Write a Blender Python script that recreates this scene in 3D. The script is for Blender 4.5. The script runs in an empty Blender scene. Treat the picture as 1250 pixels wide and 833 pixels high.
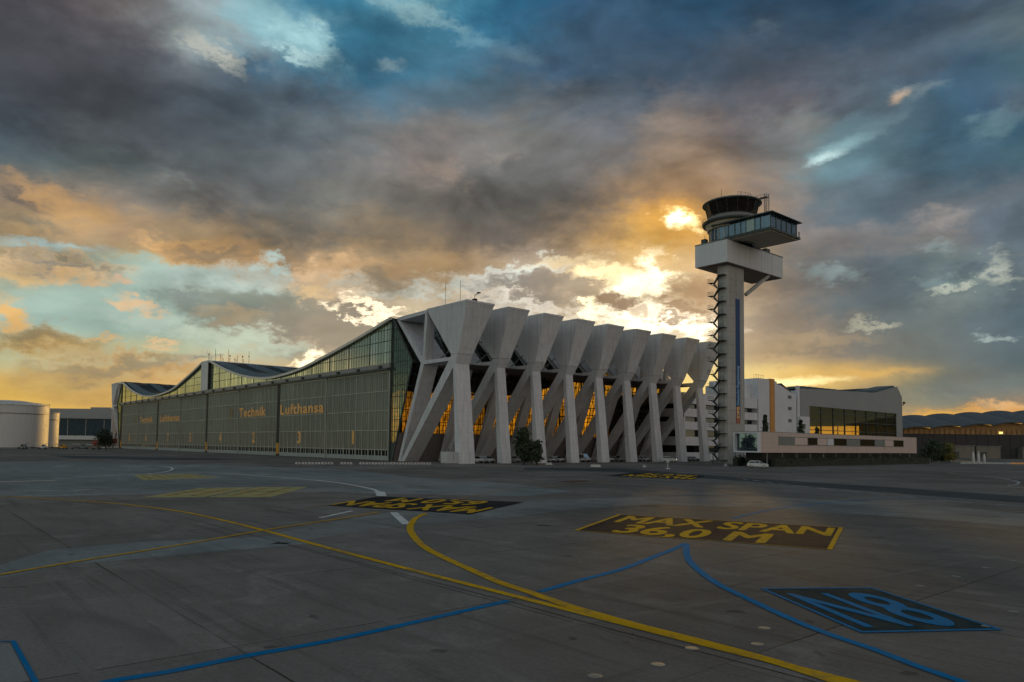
import bpy, bmesh, math, random
from math import sin, cos, pi, radians, sqrt, atan2
from mathutils import Vector, Matrix

random.seed(7)
scene = bpy.context.scene
COL = scene.collection

# ------------------------------------------------------------------ nodes
def lin(h):
    r = [c / 255 for c in h]
    return tuple((c / 12.92 if c <= .04045 else ((c + .055) / 1.055) ** 2.4) for c in r)

class NT:
    """small helper that wires shader nodes"""
    def __init__(s, tree):
        s.t = tree; s.n = tree.nodes; s.l = tree.links
    def put(s, sock, v):
        if hasattr(v, 'links') or hasattr(v, 'is_output'):
            s.l.new(v, sock)
        elif isinstance(v, (tuple, list)) and len(v) == 3 and len(sock.default_value) == 4:
            sock.default_value = (*v, 1)
        else:
            sock.default_value = v
    def m(s, op, a, b=None, c=None, clamp=False):
        n = s.n.new('ShaderNodeMath'); n.operation = op; n.use_clamp = clamp
        s.put(n.inputs[0], a)
        if b is not None: s.put(n.inputs[1], b)
        if c is not None: s.put(n.inputs[2], c)
        return n.outputs[0]
    def v(s, op, a, b=None, k=None):
        n = s.n.new('ShaderNodeVectorMath'); n.operation = op
        s.put(n.inputs[0], a)
        if b is not None: s.put(n.inputs[1], b)
        if k is not None: s.put(n.inputs['Scale'], k)
        return n.outputs['Value'] if op in ('DOT_PRODUCT', 'LENGTH', 'DISTANCE') else n.outputs[0]
    def mix(s, f, a, b, mode='MIX'):
        n = s.n.new('ShaderNodeMix'); n.data_type = 'RGBA'; n.blend_type = mode
        n.clamp_factor = True
        s.put(n.inputs[0], f); s.put(n.inputs[6], a); s.put(n.inputs[7], b)
        return n.outputs[2]
    def rng(s, x, a, b, c=0., d=1., kind='SMOOTHSTEP'):
        n = s.n.new('ShaderNodeMapRange'); n.interpolation_type = kind
        s.put(n.inputs[0], x)
        for i, q in enumerate((a, b, c, d)): s.put(n.inputs[i + 1], q)
        return n.outputs[0]
    def noise(s, vec, scale=5., detail=4., rough=.5, dist=0., lac=2.):
        n = s.n.new('ShaderNodeTexNoise')
        if vec is not None: s.put(n.inputs['Vector'], vec)
        n.inputs['Scale'].default_value = scale; n.inputs['Detail'].default_value = detail
        n.inputs['Roughness'].default_value = rough; n.inputs['Distortion'].default_value = dist
        n.inputs['Lacunarity'].default_value = lac
        return n
    def xyz(s, x, y, z):
        n = s.n.new('ShaderNodeCombineXYZ')
        s.put(n.inputs[0], x); s.put(n.inputs[1], y); s.put(n.inputs[2], z)
        return n.outputs[0]
    def sep(s, vec):
        n = s.n.new('ShaderNodeSeparateXYZ'); s.put(n.inputs[0], vec)
        return n.outputs
    def ramp(s, f, stops, kind='LINEAR'):
        n = s.n.new('ShaderNodeValToRGB'); r = n.color_ramp; r.interpolation = kind
        s.put(n.inputs[0], f)
        while len(r.elements) > 1: r.elements.remove(r.elements[-1])
        r.elements[0].position = stops[0][0]; r.elements[0].color = (*stops[0][1], 1)
        for p, c in stops[1:]:
            e = r.elements.new(p); e.color = (*c, 1)
        return n.outputs[0]

MATS = {}
def material(name, col, rough=.7, metal=0., var=.12, vscale=.4, bump=0., bscale=8., spec=.5, streak=0., emit=None, forms=0.):
    """painted / concrete / metal surface with uneven tone, optional rain streaks and bump"""
    m = bpy.data.materials.new(name); m.use_nodes = True
    t = NT(m.node_tree); b = t.n['Principled BSDF']
    geo = t.n.new('ShaderNodeNewGeometry').outputs['Position']
    n1 = t.noise(geo, vscale, 6, .6).outputs[0]
    n2 = t.noise(geo, vscale * 7, 4, .6).outputs[0]
    f = t.m('ADD', t.m('MULTIPLY', n1, .7), t.m('MULTIPLY', n2, .3))
    k = t.rng(f, .3, .7, 1 - var, 1 + var, 'LINEAR')
    if streak:
        p = t.v('MULTIPLY', geo, (1., 1., .06))
        sn = t.noise(p, 1.3, 5, .65).outputs[0]
        k = t.m('MULTIPLY', k, t.rng(sn, .35, .65, 1 - streak, 1.0, 'LINEAR'))
    if forms:      # lines left by the formwork lifts, and a tone of its own for every casting
        wob = t.m('MULTIPLY', n2, .06)
        fz = t.m('ABSOLUTE', t.m('SUBTRACT', t.m('FRACT', t.m('ADD', t.m('DIVIDE', t.sep(geo)[2], forms), wob)), .5))
        k = t.m('MULTIPLY', k, t.rng(fz, .480, .492, 1., .80, 'LINEAR'))
        oi = t.n.new('ShaderNodeObjectInfo'); k = t.m('MULTIPLY', k, t.rng(oi.outputs['Random'], 0., 1., .91, 1.06, 'LINEAR'))
        st2 = t.noise(t.v('MULTIPLY', geo, (2.2, 2.2, .05)), 1.0, 6, .7).outputs[0]
        k = t.m('MULTIPLY', k, t.rng(st2, .50, .72, 1., .72))
    c = t.v('SCALE', tuple(col), k=k)
    t.put(b.inputs['Base Color'], c)
    t.put(b.inputs['Roughness'], t.rng(n2, .3, .7, max(0, rough - .1), min(1, rough + .1), 'LINEAR'))
    b.inputs['Metallic'].default_value = metal
    b.inputs['Specular IOR Level'].default_value = spec
    if bump:
        bn = t.n.new('ShaderNodeBump'); bn.inputs['Strength'].default_value = bump
        bn.inputs['Distance'].default_value = .05
        t.put(bn.inputs['Height'], t.noise(geo, bscale, 5, .6).outputs[0])
        t.put(b.inputs['Normal'], bn.outputs[0])
    if emit:
        b.inputs['Emission Color'].default_value = (*emit[0], 1); b.inputs['Emission Strength'].default_value = emit[1]
    MATS[name] = m
    return m

def glass(name, tint, refl=(.9, .95, .95), f0=.08, k=1., dirt=(.10, .13, .11), dirt_f=.15, rough=.03, wave=0., panes=None):
    """flat window glass: tinted see-through, Fresnel reflection and a film of dirt"""
    m = bpy.data.materials.new(name); m.use_nodes = True
    t = NT(m.node_tree); t.n.remove(t.n['Principled BSDF'])
    geo = t.n.new('ShaderNodeNewGeometry').outputs['Position']
    out = t.n['Material Output']
    tr = t.n.new('ShaderNodeBsdfTransparent'); tr.inputs[0].default_value = (*tint, 1)
    if panes:      # every pane a little more or less clear
        px, py, pz = t.sep(geo)[:3]
        wn = t.n.new('ShaderNodeTexWhiteNoise'); wn.noise_dimensions = '2D'
        t.put(wn.inputs[0], t.xyz(t.m('FLOOR', t.m('DIVIDE', t.m('ADD', px, py), panes[0])), t.m('FLOOR', t.m('DIVIDE', pz, panes[1])), 0.))
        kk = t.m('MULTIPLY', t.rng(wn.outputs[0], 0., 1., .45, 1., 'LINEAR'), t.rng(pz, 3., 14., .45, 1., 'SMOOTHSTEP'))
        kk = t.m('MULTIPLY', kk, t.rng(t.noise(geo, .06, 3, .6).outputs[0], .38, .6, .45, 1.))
        t.put(tr.inputs[0], t.v('SCALE', tuple(tint), k=kk))
    gl = t.n.new('ShaderNodeBsdfGlossy'); gl.inputs['Color'].default_value = (*refl, 1); gl.inputs['Roughness'].default_value = rough
    if wave:
        bn = t.n.new('ShaderNodeBump'); bn.inputs['Strength'].default_value = wave; bn.inputs['Distance'].default_value = .3
        t.put(bn.inputs['Height'], t.noise(geo, .35, 2, .5).outputs[0]); t.put(gl.inputs['Normal'], bn.outputs[0])
    df = t.n.new('ShaderNodeBsdfDiffuse'); df.inputs[0].default_value = (*dirt, 1)
    fr = t.n.new('ShaderNodeFresnel'); fr.inputs[0].default_value = 1.5
    fac = t.m('ADD', t.m('MULTIPLY', fr.outputs[0], k), f0, clamp=True)
    a = t.n.new('ShaderNodeMixShader'); t.put(a.inputs[0], t.m('MULTIPLY', t.noise(geo, .8, 4, .6).outputs[0], dirt_f * 2, clamp=True))
    t.l.new(tr.outputs[0], a.inputs[1]); t.l.new(df.outputs[0], a.inputs[2])
    b = t.n.new('ShaderNodeMixShader'); t.put(b.inputs[0], fac)
    t.l.new(a.outputs[0], b.inputs[1]); t.l.new(gl.outputs[0], b.inputs[2])
    t.l.new(b.outputs[0], out.inputs[0])
    MATS[name] = m
    return m

# ------------------------------------------------------------------ mesh helpers
class MB:
    def __init__(s): s.v = []; s.f = []
    def add(s, vs, fs):
        o = len(s.v); s.v += [tuple(p) for p in vs]; s.f += [tuple(o + i for i in f) for f in fs]
    def box(s, x0, x1, y0, y1, z0, z1):
        s.add([(x0, y0, z0), (x1, y0, z0), (x1, y1, z0), (x0, y1, z0), (x0, y0, z1), (x1, y0, z1), (x1, y1, z1), (x0, y1, z1)],
              [(0, 3, 2, 1), (4, 5, 6, 7), (0, 1, 5, 4), (1, 2, 6, 5), (2, 3, 7, 6), (3, 0, 4, 7)])
    def hull8(s, bot, top):      # two rings of four points, both counter-clockwise seen from above
        s.add(list(bot) + list(top), [(0, 3, 2, 1), (4, 5, 6, 7), (0, 1, 5, 4), (1, 2, 6, 5), (2, 3, 7, 6), (3, 0, 4, 7)])
    def prism(s, pts, a, b, axis='y'):   # polygon extruded along an axis
        n = len(pts)
        def P(p, k):
            if axis == 'y': return (p[0], k, p[1])
            if axis == 'x': return (k, p[0], p[1])
            return (p[0], p[1], k)
        s.add([P(p, a) for p in pts] + [P(p, b) for p in pts],
              [tuple(range(n)), tuple(range(2 * n - 1, n - 1, -1))] + [(i, n + i, n + (i + 1) % n, (i + 1) % n) for i in range(n)])
    def bar(s, a, b, w=.1, h=None, up=(0, 0, 1)):
        a = Vector(a); b = Vector(b); h = h or w
        d = (b - a)
        if d.length < 1e-6: return
        d.normalize(); u = Vector(up)
        if abs(d.dot(u)) > .97: u = Vector((0, 1, 0)) if abs(d.y) < .9 else Vector((1, 0, 0))
        x = d.cross(u).normalized() * w / 2; y = x.cross(d).normalized() * h / 2
        s.add([a - x - y, a + x - y, a + x + y, a - x + y, b - x - y, b + x - y, b + x + y, b - x + y],
              [(0, 3, 2, 1), (4, 5, 6, 7), (0, 1, 5, 4), (1, 2, 6, 5), (2, 3, 7, 6), (3, 0, 4, 7)])
    def lathe(s, c, prof, n=48, cap=True):   # prof: (radius, z)
        vs = []
        for r, z in prof:
            for i in range(n):
                a = 2 * pi * i / n; vs.append((c[0] + r * cos(a), c[1] + r * sin(a), z))
        fs = []
        for k in range(len(prof) - 1):
            for i in range(n):
                j = (i + 1) % n
                fs.append((k * n + i, k * n + j, (k + 1) * n + j, (k + 1) * n + i))
        if cap:
            fs.append(tuple(range(n - 1, -1, -1))); fs.append(tuple(range((len(prof) - 1) * n, len(prof) * n)))
        s.add(vs, fs)
    def tube(s, pts, r, n=6):
        for a, b in zip(pts[:-1], pts[1:]):
            a = Vector(a); b = Vector(b); d = (b - a).normalized()
            u = Vector((0, 0, 1)) if abs(d.z) < .9 else Vector((1, 0, 0))
            x = d.cross(u).normalized(); y = x.cross(d)
            vs = [p + x * r * cos(2 * pi * i / n) + y * r * sin(2 * pi * i / n) for p in (a, b) for i in range(n)]
            s.add(vs, [(i, (i + 1) % n, n + (i + 1) % n, n + i) for i in range(n)] + [tuple(range(n - 1, -1, -1)), tuple(range(n, 2 * n))])
    def build(s, name, mat, parent=None, smooth=False, bevel=0., auto=None):
        me = bpy.data.meshes.new(name); me.from_pydata(s.v, [], s.f); me.update()
        bm = bmesh.new(); bm.from_mesh(me); bmesh.ops.recalc_face_normals(bm, faces=bm.faces)
        if bevel:
            bmesh.ops.bevel(bm, geom=[e for e in bm.edges if e.calc_face_angle(0) > .5], offset=bevel, segments=2, affect='EDGES', clamp_overlap=True)
        bm.to_mesh(me); bm.free()
        o = bpy.data.objects.new(name, me); COL.objects.link(o)
        if mat: me.materials.append(MATS[mat] if isinstance(mat, str) else mat)
        if smooth:
            me.polygons.foreach_set('use_smooth', [True] * len(me.polygons))
            if auto:
                me.set_sharp_from_angle(angle=auto)
        if parent: o.parent = parent
        return o

def tag(o, label=None, cat=None, group=None, kind=None):
    if label: o['label'] = label
    if cat: o['category'] = cat
    if group: o['group'] = group
    if kind: o['kind'] = kind
    return o

def empty(name, loc=(0, 0, 0), rz=0.):
    o = bpy.data.objects.new(name, None); COL.objects.link(o)
    o.location = loc; o.rotation_euler.z = rz; o.empty_display_size = 1
    return o

def place(o, root):
    """keep world position of a child that was modelled in world coordinates"""
    o.parent = root
    o.matrix_parent_inverse = Matrix.Translation(root.location).inverted()
    return o

def copy_tree(o, parent=None):
    c = o.copy(); COL.objects.link(c)
    if parent: c.parent = parent
    for ch in o.children: copy_tree(ch, c)
    return c

TEXTS = {}
def text_geo(body, spacing=1., embolden=.0):
    """outline text as flat faces in unit coordinates (0..width, 0..capheight 1)"""
    if (body, spacing, embolden) in TEXTS: return TEXTS[(body, spacing, embolden)]
    cu = bpy.data.curves.new('t', 'FONT'); cu.body = body; cu.size = 1.; cu.space_character = spacing
    cu.offset = embolden; cu.resolution_u = 4; cu.fill_mode = 'FRONT'
    ob = bpy.data.objects.new('t', cu); COL.objects.link(ob)
    dg = bpy.context.evaluated_depsgraph_get(); ev = ob.evaluated_get(dg); me = ev.to_mesh()
    vs = [tuple(v.co) for v in me.vertices]; fs = [tuple(p.vertices) for p in me.polygons]
    ev.to_mesh_clear(); bpy.data.objects.remove(ob); bpy.data.curves.remove(cu)
    x0 = min(v[0] for v in vs); x1 = max(v[0] for v in vs)
    TEXTS[(body, spacing, embolden)] = ([(v[0] - x0, v[1] / .73) for v in vs], fs, x1 - x0)
    return TEXTS[(body, spacing, embolden)]
for a_ in ('MAX SPAN', '36,0 M', '65,0 M', 'N', 'Deutsche Flugsicherung', 'DFS', *'12345678'): text_geo(a_, 1., 0.)
for a_ in ('Lufthansa', 'Technik'): text_geo(a_, 1.12, 0.)

def text_in(mb, body, mapping, u0, u1, v0, v1, embolden=.02, spacing=1., nrm=(0, 0, 1)):
    """bold lettering: thin outlines laid over each other, each copy a hair above the last"""
    vs, fs, w = text_geo(body, spacing, 0.)
    e = embolden * 1.3
    for k, (dx, dy) in enumerate(((0, 0), (e, 0), (-e, 0), (0, e), (0, -e), (e * .7, e * .7), (-e * .7, -e * .7), (e * .7, -e * .7), (-e * .7, e * .7))):
        pts = [mapping(u0 + (u1 - u0) * (x + dx) / w, v0 + (v1 - v0) * (y + dy)) for x, y in vs]
        h = k * .0006
        mb.add([(p[0] + nrm[0] * h, p[1] + nrm[1] * h, p[2] + nrm[2] * h) for p in pts], fs)

# ------------------------------------------------------------------ camera
F, R, U = Vector((-0.75834652, 0.64952254, 0.05505474)), Vector((0.65095481, 0.75902615, 0.01171056)), Vector((0.03418172, -0.04471881, 0.99841466))
cam_data = bpy.data.cameras.new('camera'); cam = bpy.data.objects.new('camera', cam_data); COL.objects.link(cam)
cam.matrix_world = Matrix(((R.x, U.x, -F.x, 0), (R.y, U.y, -F.y, 0), (R.z, U.z, -F.z, 4.5), (0, 0, 0, 1)))
cam_data.sensor_width = 36; cam_data.lens = 888.94 / 1250 * 36; cam_data.shift_y = 77.67 / 1250
cam_data.clip_start = .1; cam_data.clip_end = 20000
scene.camera = cam
scene.view_settings.view_transform = 'Standard'; scene.view_settings.look = 'None'
scene.cycles.use_adaptive_sampling = True; scene.cycles.adaptive_threshold = .02; scene.cycles.adaptive_min_samples = 12

# ------------------------------------------------------------------ sky
# broad colour of the sky: rows of (position across, (red, green, blue)) from the zenith side down to the horizon
SKY = [
 (-60, [(0, (80, 80, 86)), (50, (85, 84, 91)), (100, (97, 92, 95)), (150, (110, 104, 103)), (200, (135, 138, 140)), (250, (149, 166, 171)), (300, (137, 179, 188)), (350, (97, 151, 173)), (400, (51, 114, 145)), (450, (65, 129, 156)), (500, (114, 164, 179)), (550, (85, 143, 163)), (600, (46, 104, 134)), (650, (39, 91, 123)), (700, (48, 85, 116)), (750, (60, 89, 114)), (800, (52, 85, 110)), (850, (41, 80, 108)), (900, (46, 78, 104)), (950, (48, 73, 96)), (1000, (49, 75, 96)), (1050, (45, 77, 103)), (1100, (50, 77, 99)), (1150, (64, 85, 104)), (1200, (76, 95, 114)), (1250, (80, 97, 110))]),
 (0, [(0, (80, 80, 86)), (50, (85, 84, 91)), (100, (97, 92, 95)), (150, (110, 104, 103)), (200, (135, 138, 140)), (250, (149, 166, 171)), (300, (137, 179, 188)), (350, (97, 151, 173)), (400, (51, 114, 145)), (450, (65, 129, 156)), (500, (114, 164, 179)), (550, (85, 143, 163)), (600, (46, 104, 134)), (650, (39, 91, 123)), (700, (48, 85, 116)), (750, (60, 89, 114)), (800, (52, 85, 110)), (850, (41, 80, 108)), (900, (46, 78, 104)), (950, (48, 73, 96)), (1000, (49, 75, 96)), (1050, (45, 77, 103)), (1100, (50, 77, 99)), (1150, (64, 85, 104)), (1200, (76, 95, 114)), (1250, (80, 97, 110))]),
 (40, [(0, (75, 75, 81)), (50, (78, 78, 84)), (100, (86, 84, 91)), (150, (97, 94, 96)), (200, (111, 112, 117)), (250, (151, 164, 164)), (300, (120, 154, 168)), (350, (154, 203, 212)), (400, (81, 137, 161)), (450, (49, 109, 138)), (500, (65, 121, 147)), (550, (68, 123, 148)), (600, (55, 109, 137)), (650, (51, 97, 126)), (700, (59, 90, 114)), (750, (64, 89, 112)), (800, (56, 86, 113)), (850, (48, 82, 108)), (900, (56, 79, 99)), (950, (55, 77, 97)), (1000, (57, 77, 94)), (1050, (56, 78, 98)), (1100, (63, 80, 97)), (1150, (73, 89, 103)), (1200, (82, 99, 113)), (1250, (93, 110, 117))]),
 (80, [(0, (70, 73, 79)), (50, (71, 73, 80)), (100, (73, 76, 82)), (150, (77, 80, 86)), (200, (81, 86, 94)), (250, (99, 108, 113)), (300, (75, 96, 114)), (350, (75, 114, 138)), (400, (60, 110, 137)), (450, (57, 108, 136)), (500, (68, 116, 140)), (550, (73, 121, 145)), (600, (76, 110, 133)), (650, (73, 104, 132)), (700, (68, 93, 117)), (750, (73, 95, 113)), (800, (68, 91, 112)), (850, (64, 85, 105)), (900, (71, 85, 99)), (950, (75, 84, 96)), (1000, (75, 84, 97)), (1050, (79, 91, 105)), (1100, (81, 95, 110)), (1150, (68, 93, 114)), (1200, (63, 92, 113)), (1250, (75, 104, 119))]),
 (120, [(0, (72, 78, 85)), (50, (69, 73, 80)), (100, (74, 79, 84)), (150, (76, 81, 87)), (200, (76, 84, 92)), (250, (78, 88, 99)), (300, (80, 95, 106)), (350, (86, 101, 114)), (400, (86, 105, 120)), (450, (84, 107, 121)), (500, (88, 109, 124)), (550, (92, 109, 121)), (600, (96, 109, 120)), (650, (101, 111, 119)), (700, (103, 110, 117)), (750, (100, 108, 114)), (800, (94, 104, 115)), (850, (88, 98, 111)), (900, (93, 96, 104)), (950, (94, 93, 99)), (1000, (91, 94, 104)), (1050, (98, 115, 127)), (1100, (87, 113, 129)), (1150, (67, 100, 121)), (1200, (59, 90, 115)), (1250, (81, 93, 105))]),
 (160, [(0, (79, 92, 102)), (50, (79, 86, 92)), (100, (84, 90, 94)), (150, (84, 90, 95)), (200, (86, 93, 98)), (250, (89, 98, 105)), (300, (93, 104, 111)), (350, (99, 109, 115)), (400, (103, 112, 117)), (450, (107, 114, 117)), (500, (113, 115, 115)), (550, (116, 117, 117)), (600, (115, 115, 114)), (650, (113, 114, 110)), (700, (112, 113, 114)), (750, (110, 112, 117)), (800, (120, 113, 107)), (850, (125, 115, 107)), (900, (117, 109, 109)), (950, (116, 117, 121)), (1000, (111, 137, 145)), (1050, (101, 128, 141)), (1100, (78, 105, 120)), (1150, (65, 97, 117)), (1200, (69, 101, 118)), (1250, (62, 97, 117))]),
 (200, [(0, (82, 95, 103)), (50, (85, 98, 103)), (100, (94, 104, 105)), (150, (96, 105, 105)), (200, (100, 106, 109)), (250, (104, 111, 113)), (300, (102, 110, 114)), (350, (105, 111, 114)), (400, (112, 115, 116)), (450, (116, 117, 116)), (500, (132, 127, 123)), (550, (119, 120, 118)), (600, (110, 110, 109)), (650, (106, 108, 107)), (700, (109, 109, 109)), (750, (116, 114, 112)), (800, (146, 129, 112)), (850, (147, 126, 106)), (900, (132, 118, 108)), (950, (117, 125, 127)), (1000, (107, 133, 141)), (1050, (99, 127, 137)), (1100, (84, 107, 119)), (1150, (71, 99, 114)), (1200, (70, 98, 114)), (1250, (74, 102, 115))]),
 (240, [(0, (136, 121, 106)), (50, (149, 130, 108)), (100, (147, 131, 113)), (150, (135, 127, 118)), (200, (119, 117, 112)), (250, (108, 107, 105)), (300, (103, 105, 105)), (350, (104, 107, 107)), (400, (112, 113, 108)), (450, (116, 114, 109)), (500, (115, 112, 107)), (550, (117, 114, 109)), (600, (104, 103, 100)), (650, (98, 99, 96)), (700, (106, 103, 101)), (750, (126, 115, 106)), (800, (165, 136, 105)), (850, (158, 131, 105)), (900, (139, 124, 115)), (950, (131, 121, 113)), (1000, (98, 116, 125)), (1050, (90, 110, 120)), (1100, (88, 104, 114)), (1150, (102, 109, 113)), (1200, (100, 106, 111)), (1250, (93, 105, 115))]),
 (280, [(0, (159, 142, 114)), (50, (183, 151, 106)), (100, (180, 148, 110)), (150, (162, 139, 112)), (200, (166, 144, 112)), (250, (167, 142, 112)), (300, (136, 121, 99)), (350, (119, 111, 99)), (400, (130, 117, 99)), (450, (146, 127, 101)), (500, (143, 125, 101)), (550, (127, 114, 99)), (600, (115, 105, 98)), (650, (121, 109, 99)), (700, (151, 128, 101)), (750, (188, 150, 99)), (800, (255, 197, 87)), (850, (232, 172, 87)), (900, (180, 151, 110)), (950, (134, 125, 121)), (1000, (103, 110, 117)), (1050, (86, 101, 113)), (1100, (91, 106, 116)), (1150, (123, 119, 117)), (1200, (100, 110, 119)), (1250, (92, 108, 121))]),
 (320, [(0, (160, 140, 106)), (50, (154, 138, 112)), (100, (139, 131, 111)), (150, (200, 180, 134)), (200, (208, 164, 104)), (250, (199, 155, 98)), (300, (192, 152, 104)), (350, (154, 131, 104)), (400, (156, 134, 106)), (450, (165, 140, 106)), (500, (160, 135, 104)), (550, (138, 118, 95)), (600, (192, 162, 124)), (650, (176, 160, 144)), (700, (200, 176, 144)), (750, (208, 168, 112)), (800, (255, 216, 144)), (850, (216, 176, 128)), (900, (168, 148, 120)), (950, (120, 116, 112)), (1000, (106, 114, 116)), (1050, (90, 102, 110)), (1100, (86, 100, 109)), (1150, (104, 120, 122)), (1200, (106, 122, 126)), (1250, (108, 120, 128))]),
 (350, [(0, (184, 176, 138)), (50, (168, 172, 152)), (100, (168, 180, 164)), (150, (168, 184, 172)), (200, (168, 188, 176)), (250, (168, 192, 184)), (300, (184, 198, 184)), (350, (176, 164, 144)), (400, (200, 168, 128)), (450, (168, 152, 128)), (500, (184, 164, 138)), (550, (220, 200, 168)), (600, (200, 184, 160)), (650, (154, 140, 128)), (700, (163, 146, 133)), (750, (200, 174, 136)), (800, (255, 240, 200)), (850, (200, 165, 128)), (900, (168, 144, 116)), (950, (124, 118, 114)), (1000, (114, 116, 114)), (1050, (92, 103, 110)), (1100, (90, 104, 111)), (1150, (138, 150, 144)), (1200, (114, 130, 132)), (1250, (94, 111, 120))]),
 (390, [(0, (192, 176, 128)), (50, (152, 180, 164)), (100, (152, 184, 172)), (150, (156, 184, 168)), (200, (152, 176, 164)), (250, (140, 148, 132)), (300, (138, 143, 128)), (350, (142, 142, 126)), (400, (148, 144, 128)), (450, (160, 150, 132)), (500, (216, 196, 160)), (550, (208, 192, 168)), (600, (232, 220, 200)), (650, (208, 192, 168)), (700, (240, 220, 176)), (750, (255, 248, 224)), (800, (255, 248, 224)), (850, (232, 208, 168)), (900, (176, 156, 132)), (950, (138, 124, 108)), (1000, (133, 124, 112)), (1050, (108, 113, 111)), (1100, (99, 111, 114)), (1150, (106, 116, 114)), (1200, (100, 114, 120)), (1250, (84, 104, 114))]),
 (430, [(0, (184, 160, 100)), (50, (180, 168, 116)), (100, (184, 184, 140)), (150, (184, 188, 148)), (200, (192, 188, 144)), (250, (200, 208, 180)), (300, (208, 212, 184)), (350, (160, 152, 132)), (400, (176, 156, 128)), (450, (184, 160, 128)), (500, (184, 160, 128)), (550, (200, 176, 136)), (600, (216, 192, 160)), (650, (224, 200, 160)), (700, (240, 216, 168)), (750, (248, 232, 192)), (800, (248, 232, 192)), (850, (216, 200, 160)), (900, (184, 160, 128)), (950, (156, 136, 104)), (1000, (140, 128, 112)), (1050, (116, 116, 112)), (1100, (114, 118, 111)), (1150, (108, 116, 114)), (1200, (100, 112, 116)), (1250, (88, 106, 112))]),
 (465, [(0, (216, 176, 96)), (50, (200, 168, 104)), (100, (184, 164, 112)), (150, (200, 168, 112)), (200, (216, 176, 112)), (250, (216, 180, 120)), (300, (216, 180, 120)), (350, (216, 176, 112)), (400, (216, 168, 96)), (450, (224, 176, 96)), (500, (224, 176, 96)), (550, (232, 184, 96)), (600, (240, 192, 96)), (650, (248, 200, 96)), (700, (248, 208, 112)), (750, (255, 216, 128)), (800, (255, 216, 128)), (850, (255, 224, 144)), (900, (255, 232, 160)), (950, (255, 224, 144)), (1000, (232, 192, 112)), (1050, (168, 146, 108)), (1100, (140, 132, 104)), (1150, (124, 124, 108)), (1200, (108, 114, 112)), (1250, (102, 112, 112))]),
 (487, [(0, (220, 178, 88)), (50, (218, 176, 94)), (100, (216, 176, 104)), (150, (216, 172, 100)), (200, (220, 176, 96)), (250, (220, 178, 100)), (300, (220, 178, 100)), (350, (220, 176, 96)), (400, (224, 172, 88)), (450, (232, 180, 88)), (500, (232, 180, 88)), (550, (240, 188, 88)), (600, (244, 192, 88)), (650, (252, 200, 96)), (700, (252, 200, 96)), (750, (255, 208, 112)), (800, (255, 208, 112)), (850, (255, 216, 120)), (900, (248, 212, 132)), (950, (232, 196, 128)), (1000, (184, 156, 106)), (1050, (140, 130, 104)), (1100, (132, 128, 106)), (1150, (124, 122, 106)), (1200, (132, 120, 102)), (1250, (136, 124, 108))]),
 (506, [(0, (224, 180, 80)), (50, (232, 184, 88)), (100, (232, 184, 88)), (150, (224, 176, 80)), (200, (224, 176, 80)), (250, (224, 176, 80)), (300, (224, 176, 80)), (350, (224, 176, 80)), (400, (232, 176, 80)), (450, (240, 184, 80)), (500, (240, 184, 80)), (550, (248, 192, 80)), (600, (248, 192, 80)), (650, (255, 200, 80)), (700, (255, 200, 80)), (750, (255, 200, 80)), (800, (255, 200, 80)), (850, (248, 200, 96)), (900, (240, 192, 104)), (950, (232, 184, 96)), (1000, (208, 160, 88)), (1050, (200, 152, 80)), (1100, (216, 160, 80)), (1150, (220, 168, 80)), (1200, (200, 144, 72)), (1250, (208, 152, 80))]),
 (545, [(0, (232, 184, 80)), (50, (232, 184, 80)), (100, (232, 184, 80)), (150, (224, 176, 80)), (200, (224, 176, 80)), (250, (224, 176, 80)), (300, (224, 176, 80)), (350, (224, 176, 80)), (400, (232, 176, 80)), (450, (240, 184, 80)), (500, (240, 184, 80)), (550, (248, 192, 80)), (600, (248, 192, 80)), (650, (255, 200, 80)), (700, (255, 200, 80)), (750, (255, 200, 80)), (800, (255, 200, 80)), (850, (248, 200, 96)), (900, (240, 192, 104)), (950, (240, 184, 80)), (1000, (240, 184, 80)), (1050, (240, 180, 72)), (1100, (240, 180, 72)), (1150, (232, 176, 72)), (1200, (224, 168, 72)), (1250, (224, 168, 80))]),
]
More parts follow.
